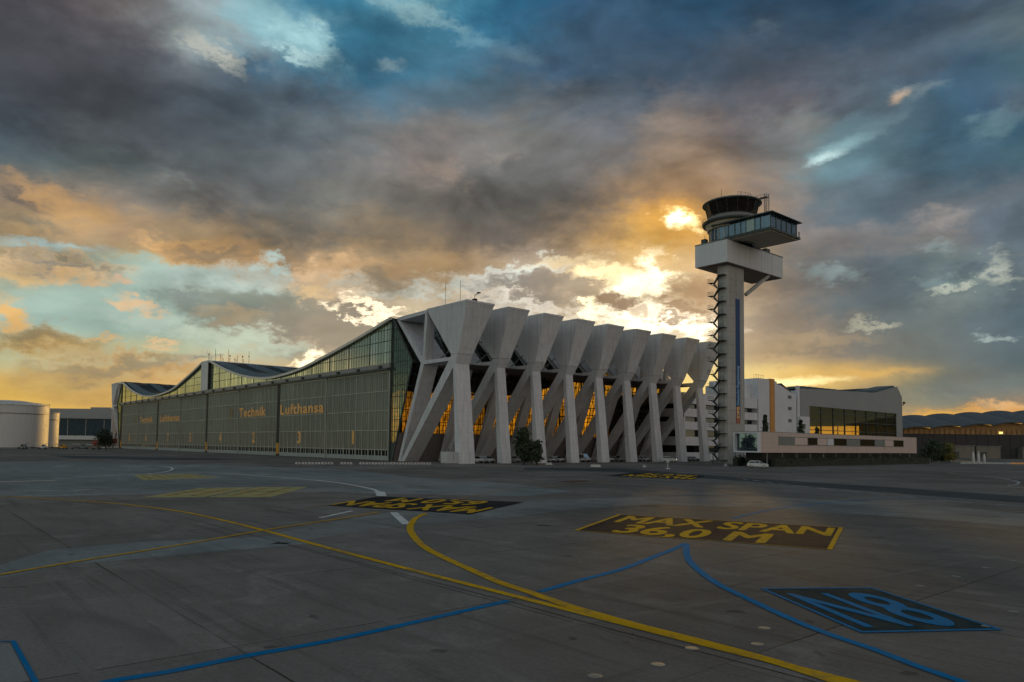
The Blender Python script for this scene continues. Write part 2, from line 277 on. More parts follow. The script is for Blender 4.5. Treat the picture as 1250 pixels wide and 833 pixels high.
# clouds and breaks: x, y, half width, half height, rotation, colour, strength, edge softness, turbulence
BLOBS = [
 (150, 130, 170, 40, 18, (60, 63, 67), 0.6, 0.95, 0.6),
 (60, 60, 120, 30, 10, (69, 70, 75), 0.4, 0.95, 0.6),
 (330, 150, 90, 24, 12, (72, 82, 90), 0.45, 0.95, 0.7),
 (100, 212, 130, 16, 4, (87, 95, 95), 0.45, 0.95, 0.6),
 (450, 80, 110, 40, 8, (54, 101, 124), 0.4, 0.95, 0.6),
 (560, 110, 60, 18, -6, (92, 116, 129), 0.35, 0.95, 0.6),
 (700, 60, 70, 34, 40, (59, 82, 101), 0.45, 0.95, 0.6),
 (770, 110, 40, 60, 20, (68, 86, 105), 0.4, 0.95, 0.6),
 (530, 205, 46, 34, 30, (146, 130, 123), 0.5, 0.95, 0.7),
 (470, 250, 70, 20, 10, (118, 115, 109), 0.4, 0.95, 0.7),
 (640, 260, 110, 34, -4, (85, 83, 79), 0.6, 0.95, 0.6),
 (380, 275, 90, 18, 8, (90, 93, 92), 0.5, 0.95, 0.7),
 (600, 180, 30, 22, 0, (133, 127, 122), 0.4, 0.95, 0.7),
 (830, 190, 30, 60, 12, (147, 128, 112), 0.4, 0.95, 0.6),
 (960, 170, 30, 34, 0, (133, 128, 123), 0.35, 0.95, 0.6),
 (890, 80, 60, 30, 0, (67, 76, 87), 0.4, 0.95, 0.6),
 (1080, 250, 80, 24, -12, (76, 90, 101), 0.45, 0.95, 0.6),
 (1180, 215, 70, 24, -20, (57, 85, 103), 0.45, 0.95, 0.6),
 (1040, 80, 80, 20, -8, (80, 90, 101), 0.35, 0.95, 0.6),
 (1150, 60, 60, 18, -12, (81, 96, 107), 0.35, 0.95, 0.6),
 (262, 62, 34, 8, 38, (183, 184, 172), 0.75, 0.95, 0.4),
 (340, 34, 64, 22, 38, (140, 180, 187), 0.7, 0.95, 0.4),
 (372, 44, 34, 12, 38, (171, 210, 213), 0.6, 0.95, 0.4),
 (360, 66, 26, 6, 25, (188, 220, 220), 0.7, 0.95, 0.4),
 (285, 35, 70, 10, 40, (150, 159, 159), 0.45, 0.95, 0.5),
 (505, 12, 60, 10, 25, (149, 186, 191), 0.7, 0.95, 0.5),
 (480, 78, 12, 7, 0, (142, 167, 175), 0.6, 0.95, 0.3),
 (635, 68, 26, 10, 10, (112, 140, 151), 0.5, 0.95, 0.3),
 (595, 48, 20, 7, 10, (113, 152, 167), 0.5, 0.95, 0.3),
 (1098, 118, 12, 4, -25, (238, 200, 162), 0.9, 0.95, 0.12),
 (1120, 112, 26, 6, -15, (134, 152, 159), 0.6, 0.95, 0.25),
 (1075, 150, 34, 8, -35, (118, 146, 155), 0.6, 0.95, 0.3),
 (1022, 182, 34, 6, -22, (154, 193, 199), 0.8, 0.95, 0.2),
 (1040, 200, 60, 14, -20, (96, 132, 143), 0.5, 0.95, 0.3),
 (1005, 193, 22, 4, -20, (206, 235, 235), 0.8, 0.88, 0.2),
 (1222, 148, 30, 14, -20, (112, 143, 152), 0.6, 0.95, 0.4),
 (985, 150, 20, 18, 0, (138, 136, 128), 0.45, 0.95, 0.3),
 (930, 35, 16, 9, 0, (93, 110, 121), 0.5, 0.95, 0.3),
 (218, 222, 22, 6, 25, (126, 133, 132), 0.5, 0.95, 0.4),
 (550, 212, 26, 10, 20, (159, 143, 129), 0.5, 0.95, 0.5),
 (610, 188, 14, 9, 0, (143, 136, 128), 0.5, 0.95, 0.4),
 (810, 160, 24, 44, 10, (137, 124, 113), 0.5, 0.95, 0.4),
 (60, 238, 60, 11, 18, (198, 154, 101), 0.65, 0.95, 0.6),
 (95, 262, 30, 10, 20, (188, 150, 99), 0.7, 0.95, 0.5),
 (25, 240, 26, 7, 25, (105, 98, 93), 0.8, 0.95, 0.5),
 (45, 276, 30, 8, 10, (121, 117, 104), 0.7, 0.95, 0.5),
 (190, 297, 30, 8, 20, (232, 183, 125), 0.7, 0.95, 0.5),
 (232, 302, 36, 7, 8, (230, 179, 115), 0.7, 0.88, 0.5),
 (260, 312, 50, 9, 8, (139, 122, 100), 0.85, 0.88, 0.5),
 (310, 320, 24, 6, 10, (207, 162, 109), 0.6, 0.88, 0.4),
 (60, 300, 60, 5, 4, (166, 187, 183), 0.9, 0.78, 0.3),
 (170, 325, 60, 12, 8, (166, 189, 176), 0.9, 0.68, 0.4),
 (240, 350, 80, 20, 8, (168, 192, 184), 0.95, 0.68, 0.3),
 (110, 378, 190, 34, 0, (162, 186, 174), 0.95, 0.68, 0.2),
 (100, 432, 190, 20, 0, (184, 190, 158), 0.75, 0.78, 0.2),
 (280, 340, 60, 12, 5, (186, 202, 194), 0.7, 0.78, 0.4),
 (60, 322, 80, 11, 6, (221, 188, 142), 0.9, 0.68, 0.7),
 (85, 327, 52, 10, 14, (140, 137, 126), 0.85, 0.78, 0.7),
 (30, 340, 26, 9, 10, (228, 191, 134), 0.85, 0.68, 0.6),
 (100, 338, 36, 7, 10, (224, 188, 139), 0.8, 0.68, 0.6),
 (75, 342, 16, 9, 0, (223, 183, 129), 0.8, 0.68, 0.5),
 (8, 385, 22, 15, 20, (229, 182, 113), 0.95, 0.58, 0.5),
 (150, 344, 14, 5, 0, (218, 184, 150), 0.8, 0.68, 0.4),
 (172, 374, 26, 7, 20, (228, 191, 146), 0.85, 0.68, 0.6),
 (60, 418, 60, 14, 4, (185, 149, 88), 0.9, 0.68, 0.6),
 (45, 412, 50, 9, 4, (137, 123, 93), 0.8, 0.78, 0.6),
 (125, 410, 22, 5, -5, (221, 181, 125), 0.8, 0.68, 0.4),
 (195, 418, 22, 5, -4, (231, 195, 146), 0.85, 0.68, 0.4),
 (170, 446, 110, 15, 0, (207, 162, 102), 0.9, 0.68, 0.7),
 (115, 450, 75, 10, -2, (150, 137, 107), 0.75, 0.78, 0.7),
 (190, 440, 50, 7, -8, (152, 145, 121), 0.7, 0.78, 0.6),
 (60, 463, 50, 7, 0, (187, 153, 97), 0.7, 0.78, 0.6),
 (240, 434, 26, 8, -10, (197, 183, 152), 0.8, 0.68, 0.5),
 (250, 433, 20, 5, -4, (142, 142, 126), 0.8, 0.68, 0.4),
 (120, 483, 60, 10, 0, (201, 160, 93), 0.7, 0.78, 0.5),
 (345, 392, 140, 30, 14, (134, 137, 125), 1, 0.48, 0.3),
 (260, 370, 60, 12, 6, (128, 137, 128), 0.9, 0.58, 0.4),
 (300, 362, 60, 8, 2, (134, 142, 129), 0.8, 0.68, 0.4),
 (420, 412, 80, 34, 18, (160, 146, 125), 0.9, 0.68, 0.35),
 (280, 385, 40, 9, 10, (190, 167, 130), 0.6, 0.78, 0.5),
 (360, 426, 24, 10, 35, (140, 139, 128), 0.85, 0.68, 0.6),
 (225, 358, 30, 5, 5, (128, 139, 134), 0.7, 0.68, 0.6),
 (360, 420, 70, 8, 14, (207, 180, 146), 0.5, 0.88, 0.5),
 (378, 436, 16, 8, -30, (250, 231, 190), 0.9, 0.68, 0.6),
 (230, 400, 100, 10, 10, (183, 198, 183), 0.7, 0.78, 0.4),
 (300, 412, 70, 10, 12, (198, 208, 184), 0.8, 0.68, 0.5),
 (330, 325, 26, 12, 10, (184, 205, 199), 0.85, 0.58, 0.7),
 (395, 338, 40, 12, 5, (233, 199, 157), 0.7, 0.68, 0.7),
 (380, 355, 22, 8, 0, (240, 206, 153), 0.75, 0.68, 0.6),
 (425, 345, 24, 8, 0, (185, 188, 175), 0.6, 0.78, 0.6),
 (440, 365, 30, 8, 5, (241, 220, 186), 0.7, 0.68, 0.7),
 (500, 356, 44, 9, -6, (205, 209, 197), 0.75, 0.68, 0.8),
 (452, 380, 34, 6, 15, (250, 229, 194), 0.8, 0.68, 0.7),
 (500, 328, 90, 14, 4, (170, 140, 103), 0.6, 0.95, 0.6),
 (540, 335, 28, 22, 60, (166, 138, 100), 0.85, 0.68, 0.5),
 (475, 345, 26, 14, 30, (140, 127, 106), 0.8, 0.68, 0.6),
 (420, 323, 40, 8, 0, (232, 190, 141), 0.5, 0.95, 0.6),
 (640, 332, 60, 9, -12, (223, 228, 216), 0.9, 0.63, 0.7),
 (700, 318, 40, 6, -8, (236, 210, 162), 0.8, 0.78, 0.6),
 (600, 345, 50, 9, 5, (226, 220, 204), 0.8, 0.68, 0.8),
 (650, 372, 60, 8, 5, (238, 230, 213), 0.8, 0.68, 0.8),
 (560, 350, 26, 7, 0, (207, 211, 198), 0.8, 0.68, 0.6),
 (625, 352, 40, 7, 6, (143, 138, 130), 0.8, 0.68, 0.8),
 (690, 350, 60, 14, 4, (141, 132, 121), 0.9, 0.63, 0.8),
 (590, 372, 40, 8, 6, (178, 169, 154), 0.8, 0.68, 0.7),
 (780, 360, 84, 46, -10, (230, 200, 154), 0.5, 0.95, 0.3),
 (772, 352, 26, 13, -30, (254, 240, 202), 0.85, 0.88, 0.6),
 (803, 338, 12, 30, -10, (254, 240, 202), 0.85, 0.88, 0.6),
 (780, 390, 56, 11, 6, (254, 240, 209), 0.85, 0.88, 0.6),
 (720, 375, 14, 10, -30, (254, 239, 194), 0.95, 0.58, 0.6),
 (840, 395, 50, 10, 8, (254, 236, 204), 0.9, 0.68, 0.6),
 (740, 330, 30, 10, 0, (253, 230, 178), 0.7, 0.78, 0.6),
 (750, 370, 24, 11, 0, (159, 130, 103), 0.95, 0.53, 0.6),
 (830, 374, 34, 8, 8, (167, 136, 104), 0.92, 0.58, 0.6),
 (850, 352, 26, 16, 10, (182, 148, 110), 0.9, 0.68, 0.6),
 (820, 388, 24, 5, 4, (153, 130, 105), 0.85, 0.58, 0.5),
 (772, 385, 16, 5, 0, (174, 144, 114), 0.7, 0.58, 0.5),
 (700, 395, 40, 8, 10, (197, 178, 149), 0.6, 0.68, 0.6),
 (838, 262, 90, 55, 0, (197, 150, 93), 0.3, 0.95, 0.3),
 (832, 268, 44, 20, 10, (240, 173, 77), 0.8, 0.95, 0.3),
 (836, 271, 22, 8, 14, (253, 232, 163), 0.9, 0.88, 0.4),
 (826, 268, 9, 6, 10, (254, 251, 225), 0.9, 0.78, 0.3),
 (880, 262, 20, 40, 0, (166, 137, 97), 0.4, 0.95, 0.4),
 (1165, 347, 24, 6, 0, (213, 219, 199), 0.95, 0.68, 0.7),
 (1222, 325, 22, 14, -30, (184, 189, 174), 0.85, 0.68, 0.7),
 (1150, 340, 20, 6, 0, (170, 193, 188), 0.7, 0.78, 0.6),
 (1010, 335, 24, 9, 0, (144, 163, 163), 0.7, 0.88, 0.5),
 (1140, 302, 16, 7, 0, (144, 164, 166), 0.6, 0.88, 0.4),
 (1155, 268, 22, 10, 0, (154, 144, 136), 0.5, 0.95, 0.5),
 (1035, 290, 110, 16, 4, (139, 127, 117), 0.45, 0.95, 0.5),
 (1065, 398, 24, 5, 0, (180, 178, 157), 0.75, 0.78, 0.5),
 (1215, 413, 14, 5, 0, (168, 184, 180), 0.75, 0.78, 0.5),
 (960, 395, 60, 18, 0, (139, 126, 113), 0.5, 0.95, 0.6),
 (1110, 352, 70, 16, -8, (81, 96, 105), 0.6, 0.88, 0.6),
 (1040, 372, 70, 14, 0, (91, 104, 110), 0.6, 0.88, 0.6),
 (1180, 330, 60, 8, -14, (75, 91, 101), 0.5, 0.88, 0.6),
 (1000, 415, 60, 8, 0, (179, 154, 120), 0.5, 0.88, 0.5),
 (950, 437, 50, 5, 0, (194, 162, 124), 0.6, 0.88, 0.5),
 (960, 466, 60, 4.5, -2, (253, 239, 178), 1, 0.68, 0.12),
 (1060, 457, 60, 4, -3, (221, 175, 99), 0.7, 0.78, 0.2),
 (1005, 458, 90, 12, -2, (229, 183, 100), 0.6, 0.95, 0.2),
 (1175, 483, 60, 14, -8, (120, 128, 124), 0.8, 0.78, 0.5),
 (1200, 470, 80, 10, -4, (106, 116, 112), 0.6, 0.88, 0.5),
 (1110, 490, 50, 10, 0, (138, 136, 115), 0.6, 0.88, 0.5),
 (1130, 513, 60, 7, -8, (236, 179, 84), 0.8, 0.78, 0.15),
 (1225, 500, 50, 5, -4, (221, 166, 99), 0.8, 0.78, 0.4),
 (1230, 493, 30, 4, 0, (236, 184, 123), 0.7, 0.78, 0.3),
 (1240, 330, 14, 70, 5, (83, 97, 105), 0.5, 0.95, 0.4),
]
def make_world():
    w = bpy.data.worlds.new('World'); scene.world = w; w.use_nodes = True
    t = NT(w.node_tree); bg = t.n['Background']; out = t.n['World Output']
    d = t.n.new('ShaderNodeTexCoord').outputs['Generated']
    d = t.v('NORMALIZE', d)
    qx = t.v('DOT_PRODUCT', d, tuple(R)); qy = t.v('DOT_PRODUCT', d, tuple(U)); qz0 = t.v('DOT_PRODUCT', d, tuple(F))
    qz = t.m('MAXIMUM', qz0, .3)
    u = t.m('MULTIPLY_ADD', t.m('DIVIDE', qx, qz), 888.94, 625.)
    v = t.m('MULTIPLY_ADD', t.m('DIVIDE', qy, qz), -888.94, 494.2)
    # turbulence that pushes the broad colour areas into cloud shapes
    ds = t.v('MULTIPLY', d, (1., 1., 1.9))
    n1 = t.noise(ds, 5.5, 5, .56)
    nv = t.v('SUBTRACT', n1.outputs['Color'], (.5, .5, .5))
    nn = t.sep(nv)
    n2 = t.noise(t.v('ADD', ds, (3., 7., 1.)), 17., 4, .6)
    n2s = t.sep(t.v('SUBTRACT', n2.outputs['Color'], (.5, .5, .5)))
    calm = t.rng(v, 330., 470., .8, .12)
    n3 = t.sep(t.v('SUBTRACT', t.noise(ds, 60., 2, .6).outputs['Color'], (.5, .5, .5)))
    du = t.m('MULTIPLY_ADD', n3[0], 46., t.m('ADD', t.m('MULTIPLY', nn[0], 130.), t.m('MULTIPLY', n2s[0], 100.)))
    dv = t.m('MULTIPLY_ADD', n3[1], 30., t.m('ADD', t.m('MULTIPLY', nn[1], 80.), t.m('MULTIPLY', n2s[1], 62.)))
    uw = t.m('ADD', u, t.m('MULTIPLY', du, calm)); vw = t.m('ADD', v, t.m('MULTIPLY', dv, calm))
    uf = t.m('MULTIPLY_ADD', uw, 1 / 1650., 200 / 1650., clamp=True)
    col = None; prev = None
    for y, cs in SKY:
        st = [((x + 200) / 1650., lin(c)) for x, c in cs]
        # tiny dependency on the previous row keeps the shader's working set small
        c = t.ramp(uf if col is None else t.m('MULTIPLY_ADD', t.sep(col)[0], 1e-7, uf), st, 'B_SPLINE')
        col = c if col is None else t.mix(t.rng(t.m('MULTIPLY_ADD', t.sep(col)[1], 1e-7, vw), prev, y, 0., 1., 'SMOOTHSTEP'), col, c)
        prev = y
    # billow relief lit from the low sun
    sd = SUN_DIR
    a = t.noise(ds, 7., 5, .52, .35).outputs[0]
    b = t.noise(t.v('ADD', ds, (sd[0] * .03, sd[1] * .03, -.03)), 7., 5, .52, .35).outputs[0]
    rel = t.m('SUBTRACT', a, b)
    fine = t.noise(t.v('MULTIPLY', d, (1., 1., 2.6)), 20., 4, .5).outputs[0]
    amp = t.rng(v, 150., 470., .30, .22)
    n4 = t.sep(t.v('SUBTRACT', t.noise(ds, 34., 4, .68).outputs['Color'], (.5, .5, .5)))
    bu = t.m('MULTIPLY_ADD', n4[0], 150., t.m('ADD', t.m('MULTIPLY', nn[0], 60.), t.m('MULTIPLY', n2s[0], 170.)))
    bv = t.m('MULTIPLY_ADD', n4[1], 90., t.m('ADD', t.m('MULTIPLY', nn[1], 30.), t.m('MULTIPLY', n2s[1], 90.)))
    # individual clouds and bright breaks, each a soft ellipse in turbulent coordinates
    turb = {}
    for (x, y, rx, ry, rot, hue, s, ed, wf) in BLOBS:
        wf = min((.15, .3, .5, .7), key=lambda q: abs(q - wf))
        if wf not in turb:
            turb[wf] = t.xyz(t.m('MULTIPLY_ADD', bu, wf, u), t.m('MULTIPLY_ADD', bv, wf, v), 0.)
        vm = t.n.new('ShaderNodeVectorMath'); vm.operation = 'MULTIPLY_ADD'
        t.l.new(col, vm.inputs[0]); vm.inputs[1].default_value = (1e-7, 1e-7, 0.); t.l.new(turb[wf], vm.inputs[2])
        mp = t.n.new('ShaderNodeMapping'); mp.vector_type = 'TEXTURE'; t.l.new(vm.outputs[0], mp.inputs[0])
        mp.inputs['Location'].default_value = (x, y, 0); mp.inputs['Rotation'].default_value = (0, 0, radians(rot)); mp.inputs['Scale'].default_value = (rx, ry, 1)
        r = t.v('LENGTH', mp.outputs[0])
        f = t.rng(r, 1. + ed, max(0., 1. - ed), 0., s)
        g_ = 1.9 if hue[0] > 248 else 1.
        col = t.mix(f, col, tuple(min(2.4, q * g_) for q in lin(hue)))
    # billow relief and fine wisps
    col = t.v('SCALE', col, k=t.m('MAXIMUM', t.m('MULTIPLY_ADD', rel, t.rng(v, 250., 470., 1.7, .7), 1.), .45))
    col = t.v('SCALE', col, k=t.m('ADD', 1., t.m('MULTIPLY', t.m('SUBTRACT', fine, .5), amp)))
    # the rest of the sky, behind the viewer: broken cloud lit by the sunset
    el = t.sep(d)[2]
    bk = t.ramp(t.m('MAXIMUM', el, 0.), [(0., (.88, .78, .50)), (.10, (.72, .70, .56)), (.3, (.42, .46, .49)), (1., (.27, .32, .37))])
    bk = t.v('SCALE', bk, k=t.m('MULTIPLY_ADD', t.m('SUBTRACT', a, .5), 1.6, 1.))
    bk = t.mix(1., bk, t.mix(t.rng(t.sep(d)[0], -.5, .8, 0., 1.), (.88, 1.06, 1.04), (1.08, .93, .86)), 'MULTIPLY')
    col = t.mix(t.rng(qz0, .42, -.1, 0., 1.), col, bk)
    # below the horizon
    col = t.mix(t.rng(el, -.004, -.03, 0., 1.), col, (.05, .05, .05))
    t.put(bg.inputs['Color'], col); bg.inputs['Strength'].default_value = 1.
    sk = t.n.new('ShaderNodeTexSky'); sk.sky_type = 'NISHITA'; sk.sun_disc = False
    sk.sun_elevation = SUN_EL; sk.sun_rotation = SUN_ROT
    b2 = t.n.new('ShaderNodeBackground'); t.l.new(sk.outputs[0], b2.inputs[0]); b2.inputs[1].default_value = .05
    mx = t.n.new('ShaderNodeMixShader'); mx.inputs[0].default_value = .02
    t.l.new(bg.outputs[0], mx.inputs[1]); t.l.new(b2.outputs[0], mx.inputs[2]); t.l.new(mx.outputs[0], out.inputs[0])
    w.cycles.sampling_method = 'MANUAL'; w.cycles.sample_map_resolution = 512

SUN_AZ = radians(-35.5)          # from +Y towards +X
SUN_EL = radians(7.0)
SUN_ROT = SUN_AZ
SUN_DIR = (sin(SUN_AZ) * cos(SUN_EL), cos(SUN_AZ) * cos(SUN_EL), sin(SUN_EL))
make_world()
sd = bpy.data.lights.new('sun', 'SUN'); so = bpy.data.objects.new('sun', sd); COL.objects.link(so)
sd.energy = 2.3; sd.angle = radians(2.); sd.color = (1., .58, .15)
so.rotation_euler = Vector(SUN_DIR).to_track_quat('Z', 'Y').to_euler()
so.location = (0, 0, 60)

# ------------------------------------------------------------------ materials
material('concrete', (.58, .605, .64), .8, var=.09, vscale=.12, streak=.17, bump=.2, bscale=3, forms=2.45)
material('concrete_dark', (.20, .18, .175), .85, var=.15, vscale=.2, streak=.2)
material('white_panel', (.58, .61, .64), .5, var=.06, vscale=.1, streak=.08)
material('white_render', (.60, .63, .68), .7, var=.07, vscale=.12, streak=.1)
material('pink_render', (.56, .46, .42), .6, var=.08, vscale=.15, streak=.08)
material('grey_hall', (.27, .29, .30), .65, var=.07, vscale=.1, streak=.1)
material('roof_dark', (.016, .026, .032), .8, spec=.15, var=.25, vscale=.12)
material('roof_light', (.075, .115, .135), .6, spec=.3, var=.2, vscale=.12)
material('roof_edge', (.62, .60, .54), .5, var=.08)
material('steel_dark', (.035, .05, .05), .5, var=.2)
material('steel_grey', (.16, .18, .18), .5, var=.12, streak=.1)
material('rail', (.24, .25, .25), .5, var=.12, streak=.15)
material('door_frame', (.40, .41, .36), .5, var=.1, streak=.2)
material('kick', (.30, .34, .34), .6, var=.12, streak=.2)
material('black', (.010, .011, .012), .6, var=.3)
material('interior', (.05, .045, .04), .9, var=.3, vscale=.3)
material('orange_letter', (.80, .42, .13), .5, var=.15)
material('yellow_letter', (.38, .24, .03), .5, var=.15)
material('safety_yellow', (.50, .24, .02), .6, var=.2)
material('painted_sunlight', (.55, .26, .06), .6, var=.1, streak=.15)  # orange sunlight on the wall strip, put into its base colour
material('blue_sign', (.003, .05, .16), .6, var=.08)
material('pale_blue', (.22, .42, .62), .5, var=.08)
material('sign_red', (.35, .10, .05), .5, var=.08)
material('tower_conc', (.38, .385, .37), .8, var=.12, vscale=.1, streak=.2, bump=.15, bscale=3, forms=3.72)
material('cream', (.42, .37, .29), .6, var=.08)
material('tank', (.54, .55, .54), .55, var=.06, vscale=.1, streak=.12)
material('car_white', (.42, .45, .47), .25, var=.04, spec=.7)
material('car_silver', (.24, .27, .28), .25, metal=.3, var=.04, spec=.7)
material('car_dark', (.03, .035, .04), .25, var=.04, spec=.7)
material('tyre', (.012, .012, .012), .85, var=.2)
material('chrome', (.45, .45, .45), .25, metal=.9)
material('lamp_lit', (.8, .8, .7), .3, emit=((1., .93, .62), 5.))
material('tail_red', (.25, .01, .01), .3)
material('white_paint', (.36, .40, .40), .75, var=.35, vscale=1.5)
material('cream_paint', (.52, .40, .30), .75, var=.3, vscale=1.)
material('bark', (.05, .04, .03), .9, var=.3)
material('blue_tail', (.01, .03, .09), .3)
material('orange_tail', (.60, .26, .03), .4)
material('red_paint', (.22, .03, .02), .6, var=.2)
material('terminal_dark', (.040, .040, .043), .8, var=.15, vscale=.08, streak=.2)
material('amber_panel', (.30, .16, .045), .5, var=.3, vscale=.25)
material('lamp_glass', (.16, .16, .15), .6, var=.2)
material('shed', (.16, .15, .13), .7, var=.15)
glass('glass_front', (.35, .42, .38), refl=(.88, 1., .82), f0=.36, k=1.5, dirt=(.30, .37, .27), dirt_f=1.2, rough=.10, wave=.03)  # pale diffuse film brightens the gable, standing in for scattered light
glass('glass_corner', (.95, .86, .62), refl=(.62, .88, .74), f0=.16, k=1.2, dirt=(.16, .20, .16), dirt_f=.25, rough=.08)
glass('glass_side', (.92, .80, .62), refl=(.6, .7, .7), f0=.02, k=.5, dirt=(.05, .045, .03), dirt_f=.12)
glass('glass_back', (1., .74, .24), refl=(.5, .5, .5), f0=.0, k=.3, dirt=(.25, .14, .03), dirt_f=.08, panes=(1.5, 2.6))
glass('glass_dark', (.05, .06, .065), refl=(.7, .8, .85), f0=.05, k=1., dirt=(.03, .03, .03), dirt_f=.2)
glass('glass_blue', (.14, .20, .24), refl=(.55, .72, .84), f0=.16, k=1., dirt=(.08, .11, .13), dirt_f=.45)
glass('glass_ribbon', (.03, .035, .04), refl=(.22, .27, .32), f0=.02, k=.25, dirt=(.02, .02, .02), dirt_f=.3)
glass('glass_clear', (1., .93, .70), refl=(.5, .5, .5), f0=.0, k=.3, dirt=(.2, .16, .08), dirt_f=.05)
glass('glass_pale', (.55, .62, .55), refl=(.8, .9, .85), f0=.12, k=1., dirt=(.30, .34, .30), dirt_f=.4)
glass('glass_hall', (1., .97, .78), refl=(.34, .36, .30), f0=.02, k=.3, dirt=(.10, .10, .07), dirt_f=.08)
glass('car_glass', (.02, .03, .03), refl=(.6, .7, .75), f0=.05, k=1., dirt=(.02, .02, .02), dirt_f=.1)

material('roof_metal', (.075, .085, .092), .6, metal=0., var=.1)
material('lamp_warm', (.8, .7, .3), .4, emit=((1., .8, .25), 1.2))
glass('glass_cab', (.50, .47, .42), refl=(.45, .4, .36), f0=.03, k=.5, dirt=(.03, .025, .022), dirt_f=.5)
glass('glass_far', (.05, .08, .12), refl=(.16, .24, .34), f0=.05, k=.4, dirt=(.02, .04, .07), dirt_f=.5, wave=.1)

def panel_material():
    """hangar door skin: translucent corrugated sheets, each bay a slightly different tone"""
    m = bpy.data.materials.new('door_skin'); m.use_nodes = True; t = NT(m.node_tree); b = t.n['Principled BSDF']
    geo = t.n.new('ShaderNodeNewGeometry').outputs['Position']; x, y, z = t.sep(geo)[:3]
    cell = t.m('FLOOR', t.m('DIVIDE', x, 1.184)); row = t.m('FLOOR', t.m('DIVIDE', t.m('SUBTRACT', z, 2.8), 5.15))
    wn = t.n.new('ShaderNodeTexWhiteNoise'); wn.noise_dimensions = '2D'; t.put(wn.inputs[0], t.xyz(cell, row, 0.))
    big = t.noise(geo, .05, 4, .6).outputs[0]
    k = t.m('ADD', t.rng(wn.outputs[0], 0., 1., .86, 1.12, 'LINEAR'), t.rng(big, .3, .7, -.18, .18, 'LINEAR'))
    # cooler, greener sheets toward the top, warmer near the ground
    c = t.mix(t.rng(z, 0., 24., 0., 1.), (.16, .17, .135), (.155, .20, .17))
    st = t.noise(t.v('MULTIPLY', geo, (1., 1., .05)), 2.5, 5, .6).outputs[0]
    k = t.m('MULTIPLY', k, t.rng(st, .3, .7, .85, 1.1, 'LINEAR'))
    t.put(b.inputs['Base Color'], t.v('SCALE', c, k=k)); b.inputs['Roughness'].default_value = .42
    b.inputs['Specular IOR Level'].default_value = .35
    bn = t.n.new('ShaderNodeBump'); bn.inputs['Strength'].default_value = .35; bn.inputs['Distance'].default_value = .05
    t.put(bn.inputs['Height'], t.m('SINE', t.m('MULTIPLY', x, 26.))); t.put(b.inputs['Normal'], bn.outputs[0])
    MATS['door_skin'] = m
panel_material()

def ground_material(name, cols, joints=True, rough=(.85, 1.), spec=.06, patch=.10):
    """worn airfield concrete: slab joints, tonal slabs, stains, rubber streaks"""
    m = bpy.data.materials.new(name); m.use_nodes = True; t = NT(m.node_tree); b = t.n['Principled BSDF']
    geo = t.n.new('ShaderNodeNewGeometry').outputs['Position']; x, y, z = t.sep(geo)[:3]
    big = t.noise(geo, .035, 5, .6, .4).outputs[0]
    mid = t.noise(t.v('MULTIPLY', geo, (.6, 1.3, 1.)), .22, 7, .65, .8).outputs[0]
    fine = t.noise(geo, 9., 6, .7).outputs[0]
    c = t.mix(t.rng(big, .36, .62, 0., 1.), cols[0], cols[1])
    c = t.mix(t.rng(mid, .52, .72, 0., .55), c, cols[2])
    k = t.m('MULTIPLY', t.rng(mid, .3, .7, .72, 1.24, 'LINEAR'), t.rng(fine, .25, .75, .78, 1.2, 'LINEAR'))
    if joints:
        S = 7.5
        gx = t.m('DIVIDE', t.m('ADD', x, 1.3), S); gy = t.m('DIVIDE', t.m('ADD', y, 1.5), S)
        wn = t.n.new('ShaderNodeTexWhiteNoise'); wn.noise_dimensions = '2D'
        t.put(wn.inputs[0], t.xyz(t.m('FLOOR', gx), t.m('FLOOR', gy), 0.))
        k = t.m('MULTIPLY', k, t.rng(wn.outputs[0], 0., 1., 1 - patch, 1 + patch, 'LINEAR'))
        wob = t.m('MULTIPLY', t.m('SUBTRACT', t.noise(geo, .8, 4, .6).outputs[0], .5), .012)
        jj = None
        for g in (gx, gy):
            e = t.m('ABSOLUTE', t.m('SUBTRACT', t.m('FRACT', t.m('ADD', g, wob)), .5))
            e = t.rng(e, .4955, .4985, 0., 1., 'LINEAR')
            jj = e if jj is None else t.m('MAXIMUM', jj, e)
        jv = t.rng(t.noise(geo, .12, 3, .6).outputs[0], .40, .58, .25, .8)
        k = t.m('MULTIPLY', k, t.m('SUBTRACT', 1., t.m('MULTIPLY', jj, jv)))
    # oil spots and tyre scuffs along the taxi direction
    sc = t.noise(t.v('MULTIPLY', geo, (.05, 1.6, 1.)), 1.2, 6, .7).outputs[0]
    k = t.m('MULTIPLY', k, t.rng(sc, .52, .70, 1., .74))
    sc2 = t.noise(t.v('MULTIPLY', geo, (1.1, .07, 1.)), 1.0, 6, .7, .3).outputs[0]
    k = t.m('MULTIPLY', k, t.rng(sc2, .56, .72, 1., .82))
    pal = t.noise(t.v('ADD', geo, (40., 9., 0.)), .30, 6, .72, .5).outputs[0]
    k = t.m('MULTIPLY', k, t.rng(pal, .50, .68, 1., 1.30))
    sp = t.noise(geo, 1.1, 2, .4).outputs[0]
    k = t.m('MULTIPLY', k, t.rng(sp, .70, .76, 1., .55))
    t.put(b.inputs['Base Color'], t.v('SCALE', c, k=k))
    t.put(b.inputs['Roughness'], t.rng(mid, .3, .7, rough[0], rough[1], 'LINEAR'))
    b.inputs['Specular IOR Level'].default_value = spec
    bn = t.n.new('ShaderNodeBump'); bn.inputs['Strength'].default_value = .25; bn.inputs['Distance'].default_value = .01
    t.put(bn.inputs['Height'], t.noise(geo, 30., 4, .7).outputs[0]); t.put(b.inputs['Normal'], bn.outputs[0])
    MATS[name] = m
ground_material('apron', [(.112, .105, .098), (.160, .152, .143), (.084, .078, .073)])
